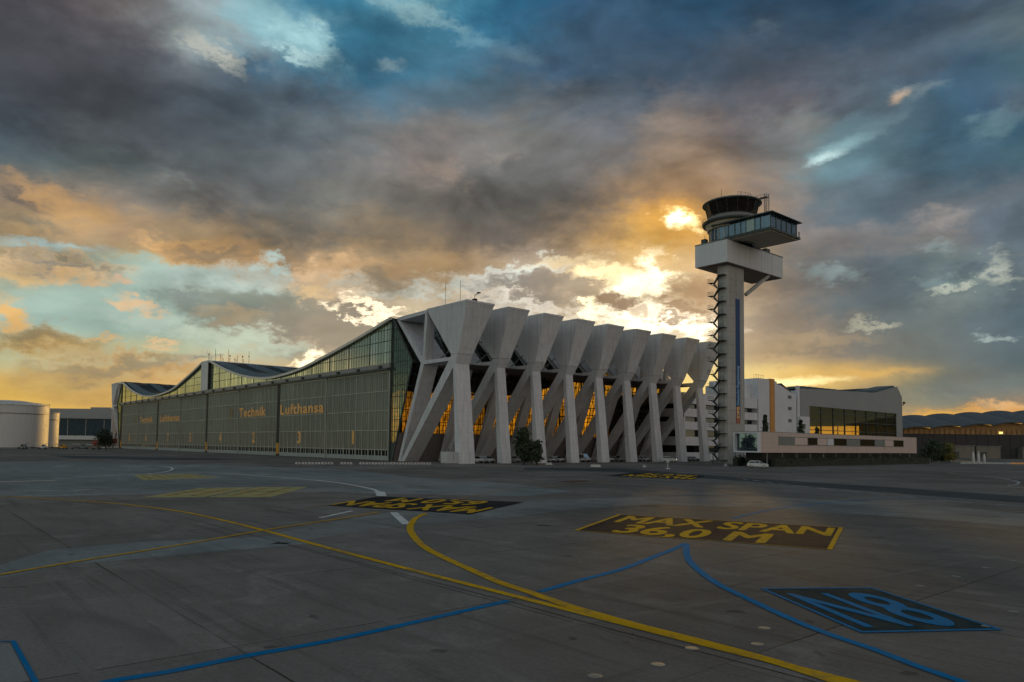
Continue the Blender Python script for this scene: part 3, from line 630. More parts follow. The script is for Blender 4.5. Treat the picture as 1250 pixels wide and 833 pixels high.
ground_material('taxi_asphalt', [(.135, .155, .160), (.185, .205, .210), (.108, .124, .128)], joints=False)  # lighter asphalt; its tone also stands in for grazing sheen far off
ground_material('repair_pale', [(.118, .112, .106), (.165, .158, .15), (.085, .08, .076)], joints=False)
ground_material('dark_asphalt', [(.045, .052, .056), (.062, .070, .074), (.045, .05, .054)], joints=False)
ground_material('pale_slabs', [(.145, .152, .152), (.175, .182, .18), (.118, .124, .122)])

def paint_material(name, col, wear=.35, scale=2.2, ground=(.085, .08, .075)):
    m = bpy.data.materials.new(name); m.use_nodes = True; t = NT(m.node_tree); b = t.n['Principled BSDF']
    geo = t.n.new('ShaderNodeNewGeometry').outputs['Position']
    w = t.noise(geo, scale, 8, .72).outputs[0]; big = t.noise(geo, .3, 4, .6).outputs[0]
    f = t.rng(t.m('ADD', w, t.m('MULTIPLY', t.m('SUBTRACT', big, .5), .7)), .47, .66, 0., wear, 'LINEAR')
    scf = t.noise(t.v('MULTIPLY', geo, (.09, 2.4, 1.)), 1.3, 6, .7, .3).outputs[0]
    f = t.m('MAXIMUM', f, t.rng(scf, .53, .68, 0., wear, 'LINEAR'))
    grit = t.noise(geo, 22., 5, .75).outputs[0]
    f = t.m('MAXIMUM', f, t.rng(grit, .56, .70, 0., wear, 'LINEAR'))
    c = t.v('SCALE', tuple(col), k=t.rng(big, .3, .7, .82, 1.1, 'LINEAR'))
    t.put(b.inputs['Base Color'], t.mix(f, c, ground)); b.inputs['Roughness'].default_value = .95
    b.inputs['Specular IOR Level'].default_value = .04
    MATS[name] = m
paint_material('yellow_line', (.56, .33, .010), .55)
paint_material('yellow_faded', (.32, .22, .06), .8, 1.2)
paint_material('yellow_pale', (.36, .33, .16), .55, .9, (.08, .08, .06))
paint_material('blue_line', (.0, .15, .36), .35)
paint_material('blue_faded', (.01, .16, .28), .6)
paint_material('white_line', (.60, .62, .62), .5)
paint_material('white_faded', (.42, .44, .44), .6)
paint_material('sign_black', (.020, .021, .024), .3, 1.5)
paint_material('sign_black_blue', (.006, .028, .036), .3, 1.5)
paint_material('sign_brown', (.030, .026, .028), .5, 1.2, (.05, .04, .04))
paint_material('red_faded', (.12, .045, .035), .7)

# ------------------------------------------------------------------ ground
def sheet(name, pts, z, mat):
    mb = MB(); mb.add([(x, y, z) for x, y in pts], [tuple(range(len(pts)))])
    return tag(mb.build(name, mat), kind='structure')
mb = MB(); S_ = 9000; mb.add([(-S_, -S_, 0), (S_, -S_, 0), (S_, S_, 0), (-S_, S_, 0)], [(0, 1, 2, 3)])
tag(mb.build('ground', 'apron'), kind='structure')
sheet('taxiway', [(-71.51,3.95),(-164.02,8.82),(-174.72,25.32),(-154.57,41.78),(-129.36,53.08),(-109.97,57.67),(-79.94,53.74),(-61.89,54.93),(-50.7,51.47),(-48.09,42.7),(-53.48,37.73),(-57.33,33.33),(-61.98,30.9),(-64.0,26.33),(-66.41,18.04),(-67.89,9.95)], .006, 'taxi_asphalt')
sheet('taxiway', [(-35.0,14.46),(-41.73,25.52),(-43.9,38.99),(-41.85,53.03),(-34.07,61.92),(-22.11,64.41),(-12.36,60.57),(-10.59,51.82),(-20.03,51.1),(-29.55,50.11),(-35.96,45.56),(-36.43,37.0),(-34.6,29.39),(-34.89,22.41),(-32.54,16.28),(-31.52,14.17)], .006, 'pale_slabs')
sheet('service_road', [(-108.8,96.51),(-97.5,113.04),(-69.38,100.47),(-51.92,94.41),(-35.17,89.88),(-15.18,83.26),(-13.26,72.63),(-30.65,78.31),(-46.67,84.86),(-63.51,89.94),(-85.65,97.13),(-99.79,88.53)], .010, 'dark_asphalt')
sheet('service_road', [(-242.06,35.0),(-211.62,57.14),(-184.73,71.44),(-180.52,48.77),(-200.03,33.95)], .010, 'dark_asphalt')
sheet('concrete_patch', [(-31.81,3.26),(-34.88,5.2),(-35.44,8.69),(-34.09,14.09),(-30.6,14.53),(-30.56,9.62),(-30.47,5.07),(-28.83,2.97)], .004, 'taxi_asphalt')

# painted lines: centre line points on the ground, width in metres
def smooth_line(pts, n=8):
    out = []
    P = [Vector((*p, 0)) for p in pts]; P = [2 * P[0] - P[1]] + P + [2 * P[-1] - P[-2]]
    for i in range(1, len(P) - 2):
        a, b, c, d = P[i - 1:i + 3]
        for k in range(n):
            s = k / n
            out.append(.5 * ((2 * b) + (c - a) * s + (2 * a - 5 * b + 4 * c - d) * s * s + (3 * b - a - 3 * c + d) * s ** 3))
    out.append(P[-2]); return out
def line(name, pts, w, z, mat, label=None, smooth=True, w2=None, gap=None):
    P = smooth_line(pts) if smooth else [Vector((*p, 0)) for p in pts]
    mb = MB(); L = []; n = len(P); run = 0.
    for i, p in enumerate(P):
        t = (P[min(i + 1, n - 1)] - P[max(i - 1, 0)]).normalized(); q = Vector((-t.y, t.x, 0))
        ww = (w + (w2 - w) * i / (n - 1)) if w2 else w
        L.append((p - q * ww / 2, p + q * ww / 2))
    for i in range(n - 1):
        run += (P[i + 1] - P[i]).length
        if gap and (run % (gap * 2)) > gap: continue
        (a, b), (c, d) = L[i], L[i + 1]
        mb.add([(a.x, a.y, z), (c.x, c.y, z), (d.x, d.y, z), (b.x, b.y, z)], [(0, 1, 2, 3)])
    o = tag(mb.build(name, mat), kind='structure')
    if label: o['label'] = label
    return o
LA = [(-72.26,1.03),(-69.72,6.92),(-65.86,8.91),(-61.97,10.9),(-57.14,12.74),(-53.44,13.67),(-48.65,14.47),(-43.13,14.74)]
LA = LA + [(-36.3, 14.75), (-30., 14.55), (-23., 14.42), (-16.3, 14.38), (-10., 14.36), (-4., 14.34), (20., 14.3)]
line('yellow_taxi_line', LA, .30, .016, 'yellow_line')
line('yellow_taxi_line', [(-39.68,26.76),(-37.33,24.44),(-34.49,22.26),(-32.24,20.79),(-29.26,19.17),(-26.4,17.85),(-23.67,16.9),(-20.86,16.08),(-18.53,15.4),(-16.93,15.14),(-15.44,14.85),(-14.18,14.67),(-11.97,14.51),(-9.97,14.49),(-8.05,14.35),(-6.44,14.06)], .36, .020, 'yellow_line')
line('yellow_taxi_line', [(-28.24,1.29),(-29.44,3.03),(-31.11,5.65),(-32.46,8.15),(-34.05,10.91),(-36.56,14.83),(-38.31,18.16),(-39.86,21.12),(-41.91,24.52)], .22, .024, 'yellow_line')
line('yellow_taxi_line', [(-47.35,21.93),(-48.26,23.58),(-48.74,24.78)], .22, .016, 'yellow_faded')
line('yellow_taxi_line', [(-48.78,36.07),(-54.42,45.06),(-57.5,53.2),(-59.8,59.5),(-62.21,69.01)], .25, .016, 'yellow_faded')
line('yellow_taxi_line', [(-63.62,69.8),(-66.94,82.94),(-66.14,93.66),(-57.96,98.35)], .25, .012, 'yellow_faded')
line('blue_taxi_line', [(-15.02,2.34),(-15.35,3.35),(-15.3,4.44),(-15.42,5.96),(-15.42,7.78),(-15.65,9.91),(-15.93,11.94),(-16.2,13.82)], .27, .012, 'blue_line')
line('blue_taxi_line', [(-16.61,15.45),(-17.17,17.76),(-17.69,20.22),(-18.35,22.24),(-19.03,24.11),(-19.83,26.38),(-20.67,28.46)], .28, .012, 'blue_line')
line('blue_taxi_line', [(-20.63,28.43),(-18.05,24.97),(-16.19,22.97),(-14.02,21.02),(-11.89,19.54),(-10.06,18.35),(-8.67,17.58),(-7.29,17.03),(-6.22,16.48),(-5.26,16.07),(-3.94,15.47)], .29, .018, 'blue_line', w2=.25)
line('blue_taxi_line', [(-26.21,40.96),(-27.91,47.92),(-29.0,56.53),(-28.45,66.94),(-26.92,72.43),(-25.18,76.45)], .25, .012, 'blue_line')
line('blue_taxi_line', [(-41.85,53.03),(-39.57,60.6),(-37.02,65.75),(-33.83,69.52),(-29.44,71.48)], .30, .014, 'blue_faded')
line('blue_stand_line', [(-19.93,1.96),(-19.68,2.36)], .08, .012, 'blue_line', smooth=False)
line('blue_stand_line', [(-19.68,2.33),(-17.78,2.31),(-15.89,2.29)], .10, .016, 'blue_line', smooth=False)
sheet('stand_surface', [(-19.69,1.94),(-19.48,2.26),(-15.94,2.22),(-16.39,1.65)], .008, 'pale_slabs')
line('white_guide_line', [(-107.51,27.03),(-106.82,35.47),(-92.69,38.07),(-78.26,38.99),(-65.75,36.99),(-59.1,34.7)], .34, .014, 'white_line', w2=.42)
line('white_guide_line', [(-59.59,34.99),(-54.45,32.18)], .85, .016, 'white_line', smooth=False)
line('white_guide_line', [(-41.21,25.26),(-34.79,22.19)], .50, .016, 'white_line', smooth=False)
line('white_guide_line', [(-40.7,19.86),(-43.7,23.59)], .30, .016, 'white_line', smooth=False)
line('white_guide_line', [(-134.53,31.88),(-141.07,36.09),(-134.94,37.16),(-124.84,35.13),(-113.6,31.08),(-107.51,27.03),(-104.07,22.3),(-100.73,17.18)], .32, .012, 'white_line')
line('cream_guide_line', [(-92.99,3.79),(-92.84,9.15),(-93.48,14.24)], .75, .016, 'cream_paint', smooth=False)
line('white_arrow', [(-75.23,8.61),(-75.97,10.19),(-73.61,12.48)], .40, .014, 'white_faded', smooth=False)
line('white_arrow', [(-73.61,12.48),(-75.77,14.53)], .40, .014, 'white_faded', smooth=False)
for k, pts in enumerate(([(-140.53,21.2),(-144.14,24.03)], [(-137.27,30.49),(-140.87,33.76)], [(-136.2,40.37),(-137.65,43.34)])):
    line('white_dash', pts, 1.3, .012, 'white_faded', smooth=False)
line('white_edge_line', [(-60.4,95.72),(-46.15,83.91),(-35.38,77.81),(-26.09,72.06),(-18.02,70.08)], .3, .016, 'white_faded', gap=2.2)
line('white_edge_line', [(-54.0,161.11),(-49.56,151.99),(-45.46,148.3),(-40.19,140.96),(-33.68,127.31),(-30.6,116.71),(-29.82,109.29)], .3, .014, 'white_faded')
line('sealed_crack', [(-45, 13.45), (-30, 13.62), (-22, 13.7), (-16, 13.78), (-12, 13.72), (-8, 13.8), (-2, 13.7)], .035, .008, 'sign_black')
for k, (px) in enumerate(([(-30.24,27.85),(-29.7,28.35)], [(-57.92,37.86),(-57.18,39.12)], [(-35.81,43.7),(-34.73,44.7)], [(-33.11,54.64),(-32.33,55.09)], [(-31.76,13.36),(-31.18,13.72)], [(-64.99,42.78),(-64.53,43.61)])):
    line('drain_slot', px, .45 if k else .35, .012, 'sign_black', smooth=False)
sheet('faded_red_marking', [(-65.48,63.57),(-66.0,66.99),(-64.88,69.16),(-62.84,66.1),(-63.03,63.27)], .012, 'red_faded')
# inset lights in the near apron
for i, (x, y) in enumerate([(-9.87,16.84),(-9.17,15.35),(-9.62,12.29),(-9.92,10.71),(-9.91,13.86),(-9.67,26.12),(-9.56,32.2),(-9.58,29.13),(-6.42,21.58),(-6.52,24.13),(-9.51,35.26)]):
    mb = MB(); mb.lathe((0, 0), [(.15, .0), (.15, .006), (.11, .012), (.05, .014)], 20)
    o = mb.build('inset_light', 'lamp_glass'); o.location = (x, y, .004)
    tag(o, 'small round pale metal light set flush in the near apron', 'inset light', 'inset lights in the apron')

for k, (pts, w) in enumerate((([(-41.42,22.94),(-35.65,21.29),(-24.35,17.39),(-18.4,17.12),(-13.94,16.91),(-10.79,17.07)], .5), ([(-20.43,9.75),(-16.54,9.94),(-13.18,9.81),(-10.52,9.39),(-9.76,9.11)], .35), ([(-13.18,9.81),(-13.13,13.36),(-12.61,17.07),(-11.96,21.69)], .30), ([(-15.46,3.18),(-20.3,3.1),(-24.39,2.92)], .3), ([(-19.08,16.98),(-21.67,25.14),(-23.39,30.98)], .25), ([(-11.96,21.69),(-11.09,28.22),(-9.92,39.62)], .3))):
    line('repair_strip', pts, w, .0012 + .0008 * k, 'repair_pale')
# painted sign panels: corners on the ground (near-left, far-left, far-right, near-right as read)
def painted_sign(name, corners, rows, z, back, ink, border=None, label=None, sides='lr', bw=.012, bh=.016):
    c = [Vector((*p, 0)) for p in corners]
    def mp(u, v, zz=z + .006):
        p = (c[0] * (1 - u) + c[3] * u) * (1 - v) + (c[1] * (1 - u) + c[2] * u) * v
        return (p.x, p.y, zz)
    root = empty(name, mp(.5, .5, 0)); tag(root, label, 'ground sign')
    mb = MB(); mb.add([mp(0, 0, z), mp(1, 0, z), mp(1, 1, z), mp(0, 1, z)], [(0, 1, 2, 3)])
    place(mb.build('panel', back), root)
    for (body, u0, u1, v0, v1, em) in rows:
        mb = MB(); text_in(mb, body, mp, u0, u1, v0, v1, em)
        place(mb.build('lettering', ink), root)
    if border:
        mb = MB()
        def q(u0, u1, v0, v1): mb.add([mp(u0, v0), mp(u1, v0), mp(u1, v1), mp(u0, v1)], [(0, 1, 2, 3)])
        if 'l' in sides: q(0, bw, 0, 1)
        if 'r' in sides: q(1 - bw, 1, 0, 1)
        if 'b' in sides: q(bw, 1 - bw, 0, bh)
        if 't' in sides: q(bw, 1 - bw, 1 - bh, 1)
        place(mb.build('border', border), root)
    return root
painted_sign('painted_sign', [(-27.34,27.81),(-32.0,36.72),(-19.42,41.65),(-15.48,32.08)],
    [('MAX SPAN', .07, .965, .54, .95, .024), ('36,0 M', .16, .76, .06, .46, .024)], .014, 'sign_brown', 'yellow_line', 'yellow_line',
    'dark painted ground panel reading MAX SPAN 36,0 M in upright yellow letters', 'lrbt', .018, .012)
painted_sign('painted_sign', [(-42.97,38.16),(-37.33,28.6),(-48.32,24.12),(-54.19,31.67)],
    [('MAX SPAN', .03, 1.0, .54, .95, .024), ('65,0 M', .20, .80, .06, .46, .024)], .028, 'sign_black', 'yellow_line', None,
    'black ground panel whose yellow MAX SPAN 65,0 M lettering faces away from the viewer')
painted_sign('painted_sign', [(-67.29,97.87),(-59.55,83.39),(-74.35,82.83),(-81.48,97.66)],
    [('MAX SPAN', .03, .85, .52, .95, .03), ('36,0 M', .1, .75, .06, .45, .03)], .030, 'sign_black', 'yellow_line', None,
    'farthest small black and yellow painted ground panel, seen almost edge on before the columns')
painted_sign('painted_sign', [(-8.13,18.28),(-12.71,21.41),(-10.52,24.5),(-6.02,21.45)],
    [('N', .12, .46, .10, .88, .012), ('8', .56, .84, .10, .88, .012)], .014, 'sign_black_blue', 'blue_line', 'blue_line',
    'dark ground panel with a blue border and big blue letters N8', 'lrbt', .03, .025)
def faded_sign(corners, label):
    c = [Vector((*p, 0)) for p in corners]
    def mp(u, v, z=.016):
        p = (c[0] * (1 - u) + c[3] * u) * (1 - v) + (c[1] * (1 - u) + c[2] * u) * v
        return (p.x, p.y, z)
    root = empty('faded_ground_sign', mp(.5, .5, 0)); tag(root, label, 'ground sign')
    mb = MB()
    for u0, u1, v0, v1 in ((0, .47, 0, 1), (.50, 1, 0, 1)):
        mb.add([mp(u0, v0), mp(u1, v0), mp(u1, v1), mp(u0, v1)], [(0, 1, 2, 3)])
    place(mb.build('panel', 'yellow_pale'), root)
    mb = MB()
    for u0, u1, v0, v1 in ((.04, .96, .48, .52), (.1, .14, .1, .9), (.3, .34, .1, .9), (.62, .66, .1, .9), (.82, .86, .1, .9)):
        mb.add([mp(u0, v0, .020), mp(u1, v0, .020), mp(u1, v1, .020), mp(u0, v1, .020)], [(0, 1, 2, 3)])
    place(mb.build('worn_stripe', 'yellow_faded'), root)
faded_sign([(-62.93,15.53),(-72.81,23.07),(-69.76,32.69),(-57.87,23.82)], 'larger worn pale yellow ground panel left of the crossing yellow lines')
faded_sign([(-104.37,24.57),(-89.46,22.09),(-92.68,31.79),(-104.81,31.74)], 'smaller worn pale yellow ground panel beyond, near the white loop line')

# ------------------------------------------------------------------ the big hangar
hangar = tag(empty('hangar', (-232, 99, 0)), 'huge aircraft maintenance hangar with sagging roof, numbered sliding doors and slanted white concrete pylons', 'hangar')
HY0, HY1 = 99.0, 203.0
def hp(mb, name, mat, parent=hangar, **k):
    o = mb.build(name, mat, **k); 
    if parent is hangar: place(o, hangar)
    else:
        o.parent = parent; o.matrix_parent_inverse = parent.matrix_world.inverted()
    return o
def sub(mb, name, mat, parent, **k):
    """sub-part of a part that sits in world coordinates"""
    o = mb.build(name, mat, **k); o.parent = parent
    o.matrix_parent_inverse = Matrix.Identity(4)
    return o
def spline(pts, n=10):
    return [(p.x, p.y) for p in smooth_line(pts, n)]
CAT_R = [(-163.6,37.15),(-174,35.0),(-186,32.75),(-203,29.9),(-218,27.75),(-233,26.65),(-247,26.6),(-266,28.6),(-283.6,31.9),(-294,34.5),(-304.5,37.2)]
CAT_L = [(-313.5,37.15),(-324,34.5),(-334,32.2),(-352.6,28.4),(-370.6,26.8),(-389,26.45),(-407.3,27.7),(-427.6,31.2),(-440,34.4),(-450.5,37.1)]
ZH = 23.6            # underside of the door header
CR, CL = spline(CAT_R), spline(CAT_L)
def cat_z(x):
    for C_ in (CR, CL):
        for (a, b), (c, d) in zip(C_[:-1], C_[1:]):
            if c <= x <= a: return b + (d - b) * (x - a) / (c - a)
    return 37.2
# roof shell with raised strips between lower ones
pitch = 11.845
for C_, nm in ((CR, 'r'), (CL, 'l')):
    ys = [(98.3, 0.), (99.9, 0.)]
    for i in range(9):
        y0 = 100.57 + pitch * i if i else 100.2
        ys += [(y0, 0.), (y0 + 2.6, 1.7), (y0 + 8.2, 1.7), (y0 + 10.0, 0.)]
    ys.append((HY1, 0.))
    low, high = MB(), MB()
    for (ya, ha), (yb, hb) in zip(ys[:-1], ys[1:]):
        tgt = high if (ha != hb) else low
        for (a, za), (c, zc) in zip(C_[:-1], C_[1:]):
            e = lambda x: min(1., min(abs(x - C_[0][0]), abs(x - C_[-1][0])) / 16.)
            v = [(a, ya, za + ha * e(a)), (c, ya, zc + ha * e(c)), (c, yb, zc + hb * e(c)), (a, yb, za + hb * e(a))]
            tgt.add(v, [(0, 1, 2, 3)])
    r = hp(low, 'roof', 'roof_dark'); sub(high, 'skylight_strip', 'roof_light', r)
    ed = MB()
    for (a, za), (c, zc) in zip(C_[:-1], C_[1:]):
        ed.hull8([(c, 98.0, zc - .45), (a, 98.0, za - .45), (a, 98.6, za - .45), (c, 98.6, zc - .45)], [(c, 98.0, zc + .28), (a, 98.0, za + .28), (a, 98.6, za + .28), (c, 98.6, zc + .28)])
    sub(ed, 'roof_edge', 'roof_edge', r)
    # gable glazing between header and roof
    g, mu = MB(), MB()
    for (a, za), (c, zc) in zip(C_[:-1], C_[1:]):
        g.add([(c, HY0, 25.4), (a, HY0, 25.4), (a, HY0, za - .2), (c, HY0, zc - .2)], [(0, 1, 2, 3)])
    x = C_[0][0]; k = 0
    while x > C_[-1][0]:
        mu.box(x - .13, x + .13, HY0 - .14, HY0 + .1, 25.4, max(25.5, cat_z(x) - .3)); x -= pitch; k += 1
    for zz in (28.4, 31.4, 34.4):
        run = [p for p in C_ if p[1] > zz + .3]
        segs = []
        for (a, za), (c, zc) in zip(C_[:-1], C_[1:]):
            if min(za, zc) > zz + .2: mu.box(c, a, HY0 - .10, HY0 + .06, zz - .07, zz + .07)
    x = C_[0][0]
    while x > C_[-1][0]:
        if cat_z(x) > 25.9: mu.box(x - .035, x + .035, HY0 - .06, HY0 + .04, 25.4, cat_z(x) - .3)
        x -= pitch / 8
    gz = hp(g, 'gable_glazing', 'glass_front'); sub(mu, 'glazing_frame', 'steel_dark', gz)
# header beam and door rail
mb = MB(); mb.box(-450.5, -163.9, 98.2, 99.3, ZH + .55, 25.4); hd = hp(mb, 'door_header', 'rail')
mb = MB(); mb.box(-450.5, -163.9, 97.7, 99.35, ZH, ZH + .547); sub(mb, 'door_track', 'steel_dark', hd)
mb = MB()
for k in range(25): 
    x = -168 - 11.8 * k; mb.box(x - .5, x + .5, 97.55, 98.197, ZH + .5, ZH + 1.3)
sub(mb, 'track_bracket', 'steel_dark', hd)
# centre pier
mb = MB(); mb.box(-313.5, -304.9, 98.05, 104, 25.402, 37.0); mb.prism([(-314, 37), (-304.4, 37), (-305.2, 37.5), (-313, 37.5)], 98.0, 203)
cp = hp(mb, 'centre_pier', 'white_panel')
mb = MB(); mb.box(-304.9, -304.2, 98.0, 99.2, 25.402, 36.9); sub(mb, 'pier_joint', 'black', cp)
# doors
W_ = 71.06; X0 = -163.9
nums = ['1', '3', '2', '4', '5', '7', '6', '8']
ncx = {'1': -182.91, '3': -217.37, '2': -255.55, '4': -288.52, '5': -326.51, '7': -358.23, '6': -397.11, '8': -428.26}
RAILS = (2.8, 7.9, 13.1, 18.2)
words = {1: None}
def wall_map(x0, y):     # text map on the facade: u metres to the right, v metres up
    return lambda u, v: (x0 + u, y, v)
for i in range(8):
    xr = X0 - 35.53 * i - (.3 if i % 2 == 0 else .05); xl = X0 - 35.53 * (i + 1) + (2.3 if i % 2 else .05)
    yd = 98.75 if i % 2 == 0 else 98.45
    mb = MB(); mb.box(xl, xr, yd, yd + .3, 2.75, ZH - .003); d = hp(mb, 'door', 'door_skin'); d['label'] = 'tall sliding hangar door leaf numbered ' + nums[i]
    fr = MB(); n = 10; st = (xr - xl) / n
    for k in range(n + 1):
        w = .17 if k % 5 == 0 else .10
        x = min(max(xl + st * k, xl + w), xr - w); fr.box(x - w, x + w, yd - .16, yd + .02, 1.2, ZH - .02)
    for zz in RAILS: fr.box(xl, xr, yd - .17, yd + .02, zz - .11, zz + .11)
    fr.box(xl, xr, yd - .171, yd + .02, ZH - .5, ZH - .02)
    for k in range(n * 3):
        if k % 3: x = xl + st * k / 3; fr.box(x - .035, x + .035, yd - .07, yd + .02, 2.7, ZH - .02)
    sub(fr, 'door_frame', 'door_frame', d)
    kp = MB(); kp.box(xl, xr, yd - .05, yd + .25, .05, 1.25); sub(kp, 'kick_panel', 'kick', d)
    lw = MB(); lw.box(xl, xr, yd + .01, yd + .2, 1.252, 2.747); sub(lw, 'low_windows', 'glass_dark', d)
    gl = MB()
    for k in range(n * 2 + 1):
        x = min(xl + st * k / 2, xr - .2); gl.box(x, x + .22, yd - .02, yd + .008, 1.252, 2.747)
    sub(gl, 'window_frame', 'door_frame', d)
    lt = MB(); cx = ncx[nums[i]]; wn = 1.9
    if nums[i] == '1': wn = .6
    text_in(lt, nums[i], wall_map(cx - wn / 2, yd - .19), 0, wn, 4.3, 8.0, .04, nrm=(0, -1, 0))
    sub(lt, 'door_number', 'orange_letter', d)
    if i % 2:    # dark post with yellow and black foot at the end of each pair
        xp = xl - 2.3
        mb = MB(); mb.box(xp + .06, xl - .05, 98.2, 98.9, 4.2, ZH - .01); ps = hp(mb, 'door_post', 'black')
        mb = MB(); mb.box(xp + .30, xl - .25, 98.15, 98.85, .6, 4.2); sub(mb, 'warning_panel', 'safety_yellow', ps)
        mb = MB(); mb.box(xp + .2, xl - .15, 98.1, 98.9, 0., .6); sub(mb, 'post_foot', 'black', ps)
    # company name across pairs of doors
    def word(s, xa, xb, z0, z1, mat, em=.03):
        t_ = MB(); text_in(t_, s, wall_map(0, yd - .19), xa, xb, z0, z1, em, 1.12, nrm=(0, -1, 0)); sub(t_, 'lettering', mat, d)
    if i == 1: word('Lufthansa', -232.04, -201.02, 13.6, 16.9, 'orange_letter')
    if i == 2: word('Technik', -270.07, -245.57, 13.6, 16.9, 'orange_letter')
    if i == 5: word('Lufthansa', -371.88, -341.89, 13.6, 16.6, 'orange_letter')
    if i == 6: word('Technik', -409.32, -386.44, 13.6, 16.6, 'orange_letter')
    if i in (3, 7):
        cxl = -277.39 if i == 3 else -416.65
        lg = MB(); N = 36
        for k in range(N):
            a, b = 2 * pi * k / N, 2 * pi * (k + 1) / N
            lg.add([(cxl + 2.0 * cos(a), yd - .19, 15.4 + 2.0 * sin(a)), (cxl + 2.0 * cos(b), yd - .19, 15.4 + 2.0 * sin(b)),
                    (cxl + 1.75 * cos(b), yd - .19, 15.4 + 1.75 * sin(b)), (cxl + 1.75 * cos(a), yd - .19, 15.4 + 1.75 * sin(a))], [(0, 1, 2, 3)])
        Bp = [[(-1.5, -.6), (-.2, -.1), (-.1, .15), (-1.3, -.2)], [(-.2, -.15), (.7, .9), (.8, 1.05), (.45, .95), (-.35, .1)], [(-.25, 0), (.2, .1), (-.9, 1.2), (-1.0, .9)], [(-.2, -.2), (.25, .1), (.9, -1.0), (.5, -1.05)], [(.7, .9), (1.25, 1.1), (.8, 1.1)]]
        for pl in Bp:
            lg.add([(cxl + a, yd - .195, 15.4 + b) for a, b in pl], [tuple(range(len(pl)))])
        sub(lg, 'bird_emblem', 'yellow_letter', d)
# front corner glazing, right and left of the doors
def corner(xs, mirror=False):
    q = (lambda x: -615.4 - x) if mirror else (lambda x: x)
    P = [(-163.9, 0), (-162.5, 0), (-153.9, 25.1), (-163.6, 37.05), (-163.9, 37.05)]
    P2 = [(-163.9, 4.6), (-160.9, 4.6), (-153.9, 25.1), (-163.6, 37.05), (-163.9, 37.05)]
    mb = MB(); mb.add([(q(x), HY0, z) for x, z in P2], [tuple(range(5))]); g = hp(mb, 'corner_glazing', 'glass_corner')
    mb = MB(); mb.prism([(q(x), z) for x, z in [(-163.9, 0), (-162.5, 0), (-160.9, 4.6), (-163.9, 4.6)]], HY0 - .05, HY0 + .1)
    sub(mb, 'base_panel', 'steel_dark', g)
    bars = MB()
    def xr_at(z): return (-162.5 + 8.6 * z / 25.1) if z < 25.1 else (-153.9 - 9.7 * (z - 25.1) / 11.95)
    z = 4.6
    while z < 36:
        x1, x2 = q(-163.9), q(xr_at(z)); bars.box(min(x1, x2), max(x1, x2), HY0 - .12, HY0 + .05, z - .09, z + .09); z += 2.98
    x = -163.0
    while x < -154.5:
        zt = 25.1 + (-153.9 - x) / 9.7 * 11.95; zb = max(4.6, (x + 162.5) / 8.6 * 25.1)
        if zt > zb: bars.box(q(x) - .045, q(x) + .045, HY0 - .08, HY0 + .05, zb, min(zt, 37)); x += 1.1
    for a, b in (((-162.5, 0), (-153.9, 25.1)), ((-153.9, 25.1), (-163.6, 37.05))):
        bars.bar((q(a[0]), HY0 - .1, a[1]), (q(b[0]), HY0 - .1, b[1]), .35, .35)
    bars.box(q(-163.9) - .18, q(-163.9) + .18, HY0 - .3, HY0 + .1, 0, 37)
    sub(bars, 'glazing_frame', 'steel_dark', g)
corner(None); corner(None, True)
# side wall: sloped glazing outwards then back to the roof edge
def side(q, y0, y1, full):
    mb = MB()
    for a, b in (((-161.25, 4.0), (-154.4, 25.1)),):
        mb.add([(q(a[0]), y0, a[1]), (q(a[0]), y1, a[1]), (q(b[0]), y1, b[1]), (q(b[0]), y0, b[1])], [(0, 1, 2, 3)])
    g = hp(mb, 'side_glazing', 'glass_side')
    up = MB(); up.add([(q(-154.4), y0, 25.1), (q(-154.4), y1, 25.1), (q(-163.9), y1, 36.9), (q(-163.9), y0, 36.9)], [(0, 1, 2, 3)])
    sub(up, 'upper_glazing', 'glass_side', g)
    bs = MB(); bs.prism([(q(-162.7), 0), (q(-162.35), 0), (q(-159.8), 7.2), (q(-160.15), 7.2)], y0, y1); sub(bs, 'base_wall', 'concrete_dark', g)
    bars = MB()
    for k in range(1, 8):
        z = 4.2 + 2.98 * k
        if z > 25: break
        x = -161.2 + 6.85 * (z - 4) / 21.1; bars.box(q(x) - .1, q(x) + .1, y0, y1, z - .10, z + .10)
    bars.bar((q(-154.3), y0, 25.1), (q(-154.3), y1, 25.1), .5, .5)
    for k in range(1, 5):
        f = k / 5; bars.bar((q(-154.4 - 9.5 * f), y0, 25.1 + 11.8 * f), (q(-154.4 - 9.5 * f), y1, 25.1 + 11.8 * f), .2, .2)
    y = y0; k = 0
    while y < y1:
        w = .30 if k % 6 == 0 else .09
        bars.bar((q(-161.1), y, 4.2), (q(-154.3), y, 25.1), w, .18, up=(0, 1, 0))
        bars.bar((q(-154.3), y, 25.1), (q(-163.8), y, 36.9), w, .18, up=(0, 1, 0)); y += pitch / 8; k += 1
    sub(bars, 'glazing_frame', 'steel_dark', g)
    fl = MB()
    fl.box(min(q(-161.5), q(-154)), max(q(-161.5), q(-154)), y0, y1, 25.3, 25.6)
side(lambda x: x, HY0 + .15, HY1, True)
side(lambda x: -615.4 - x, HY0 + .15, HY1, False)
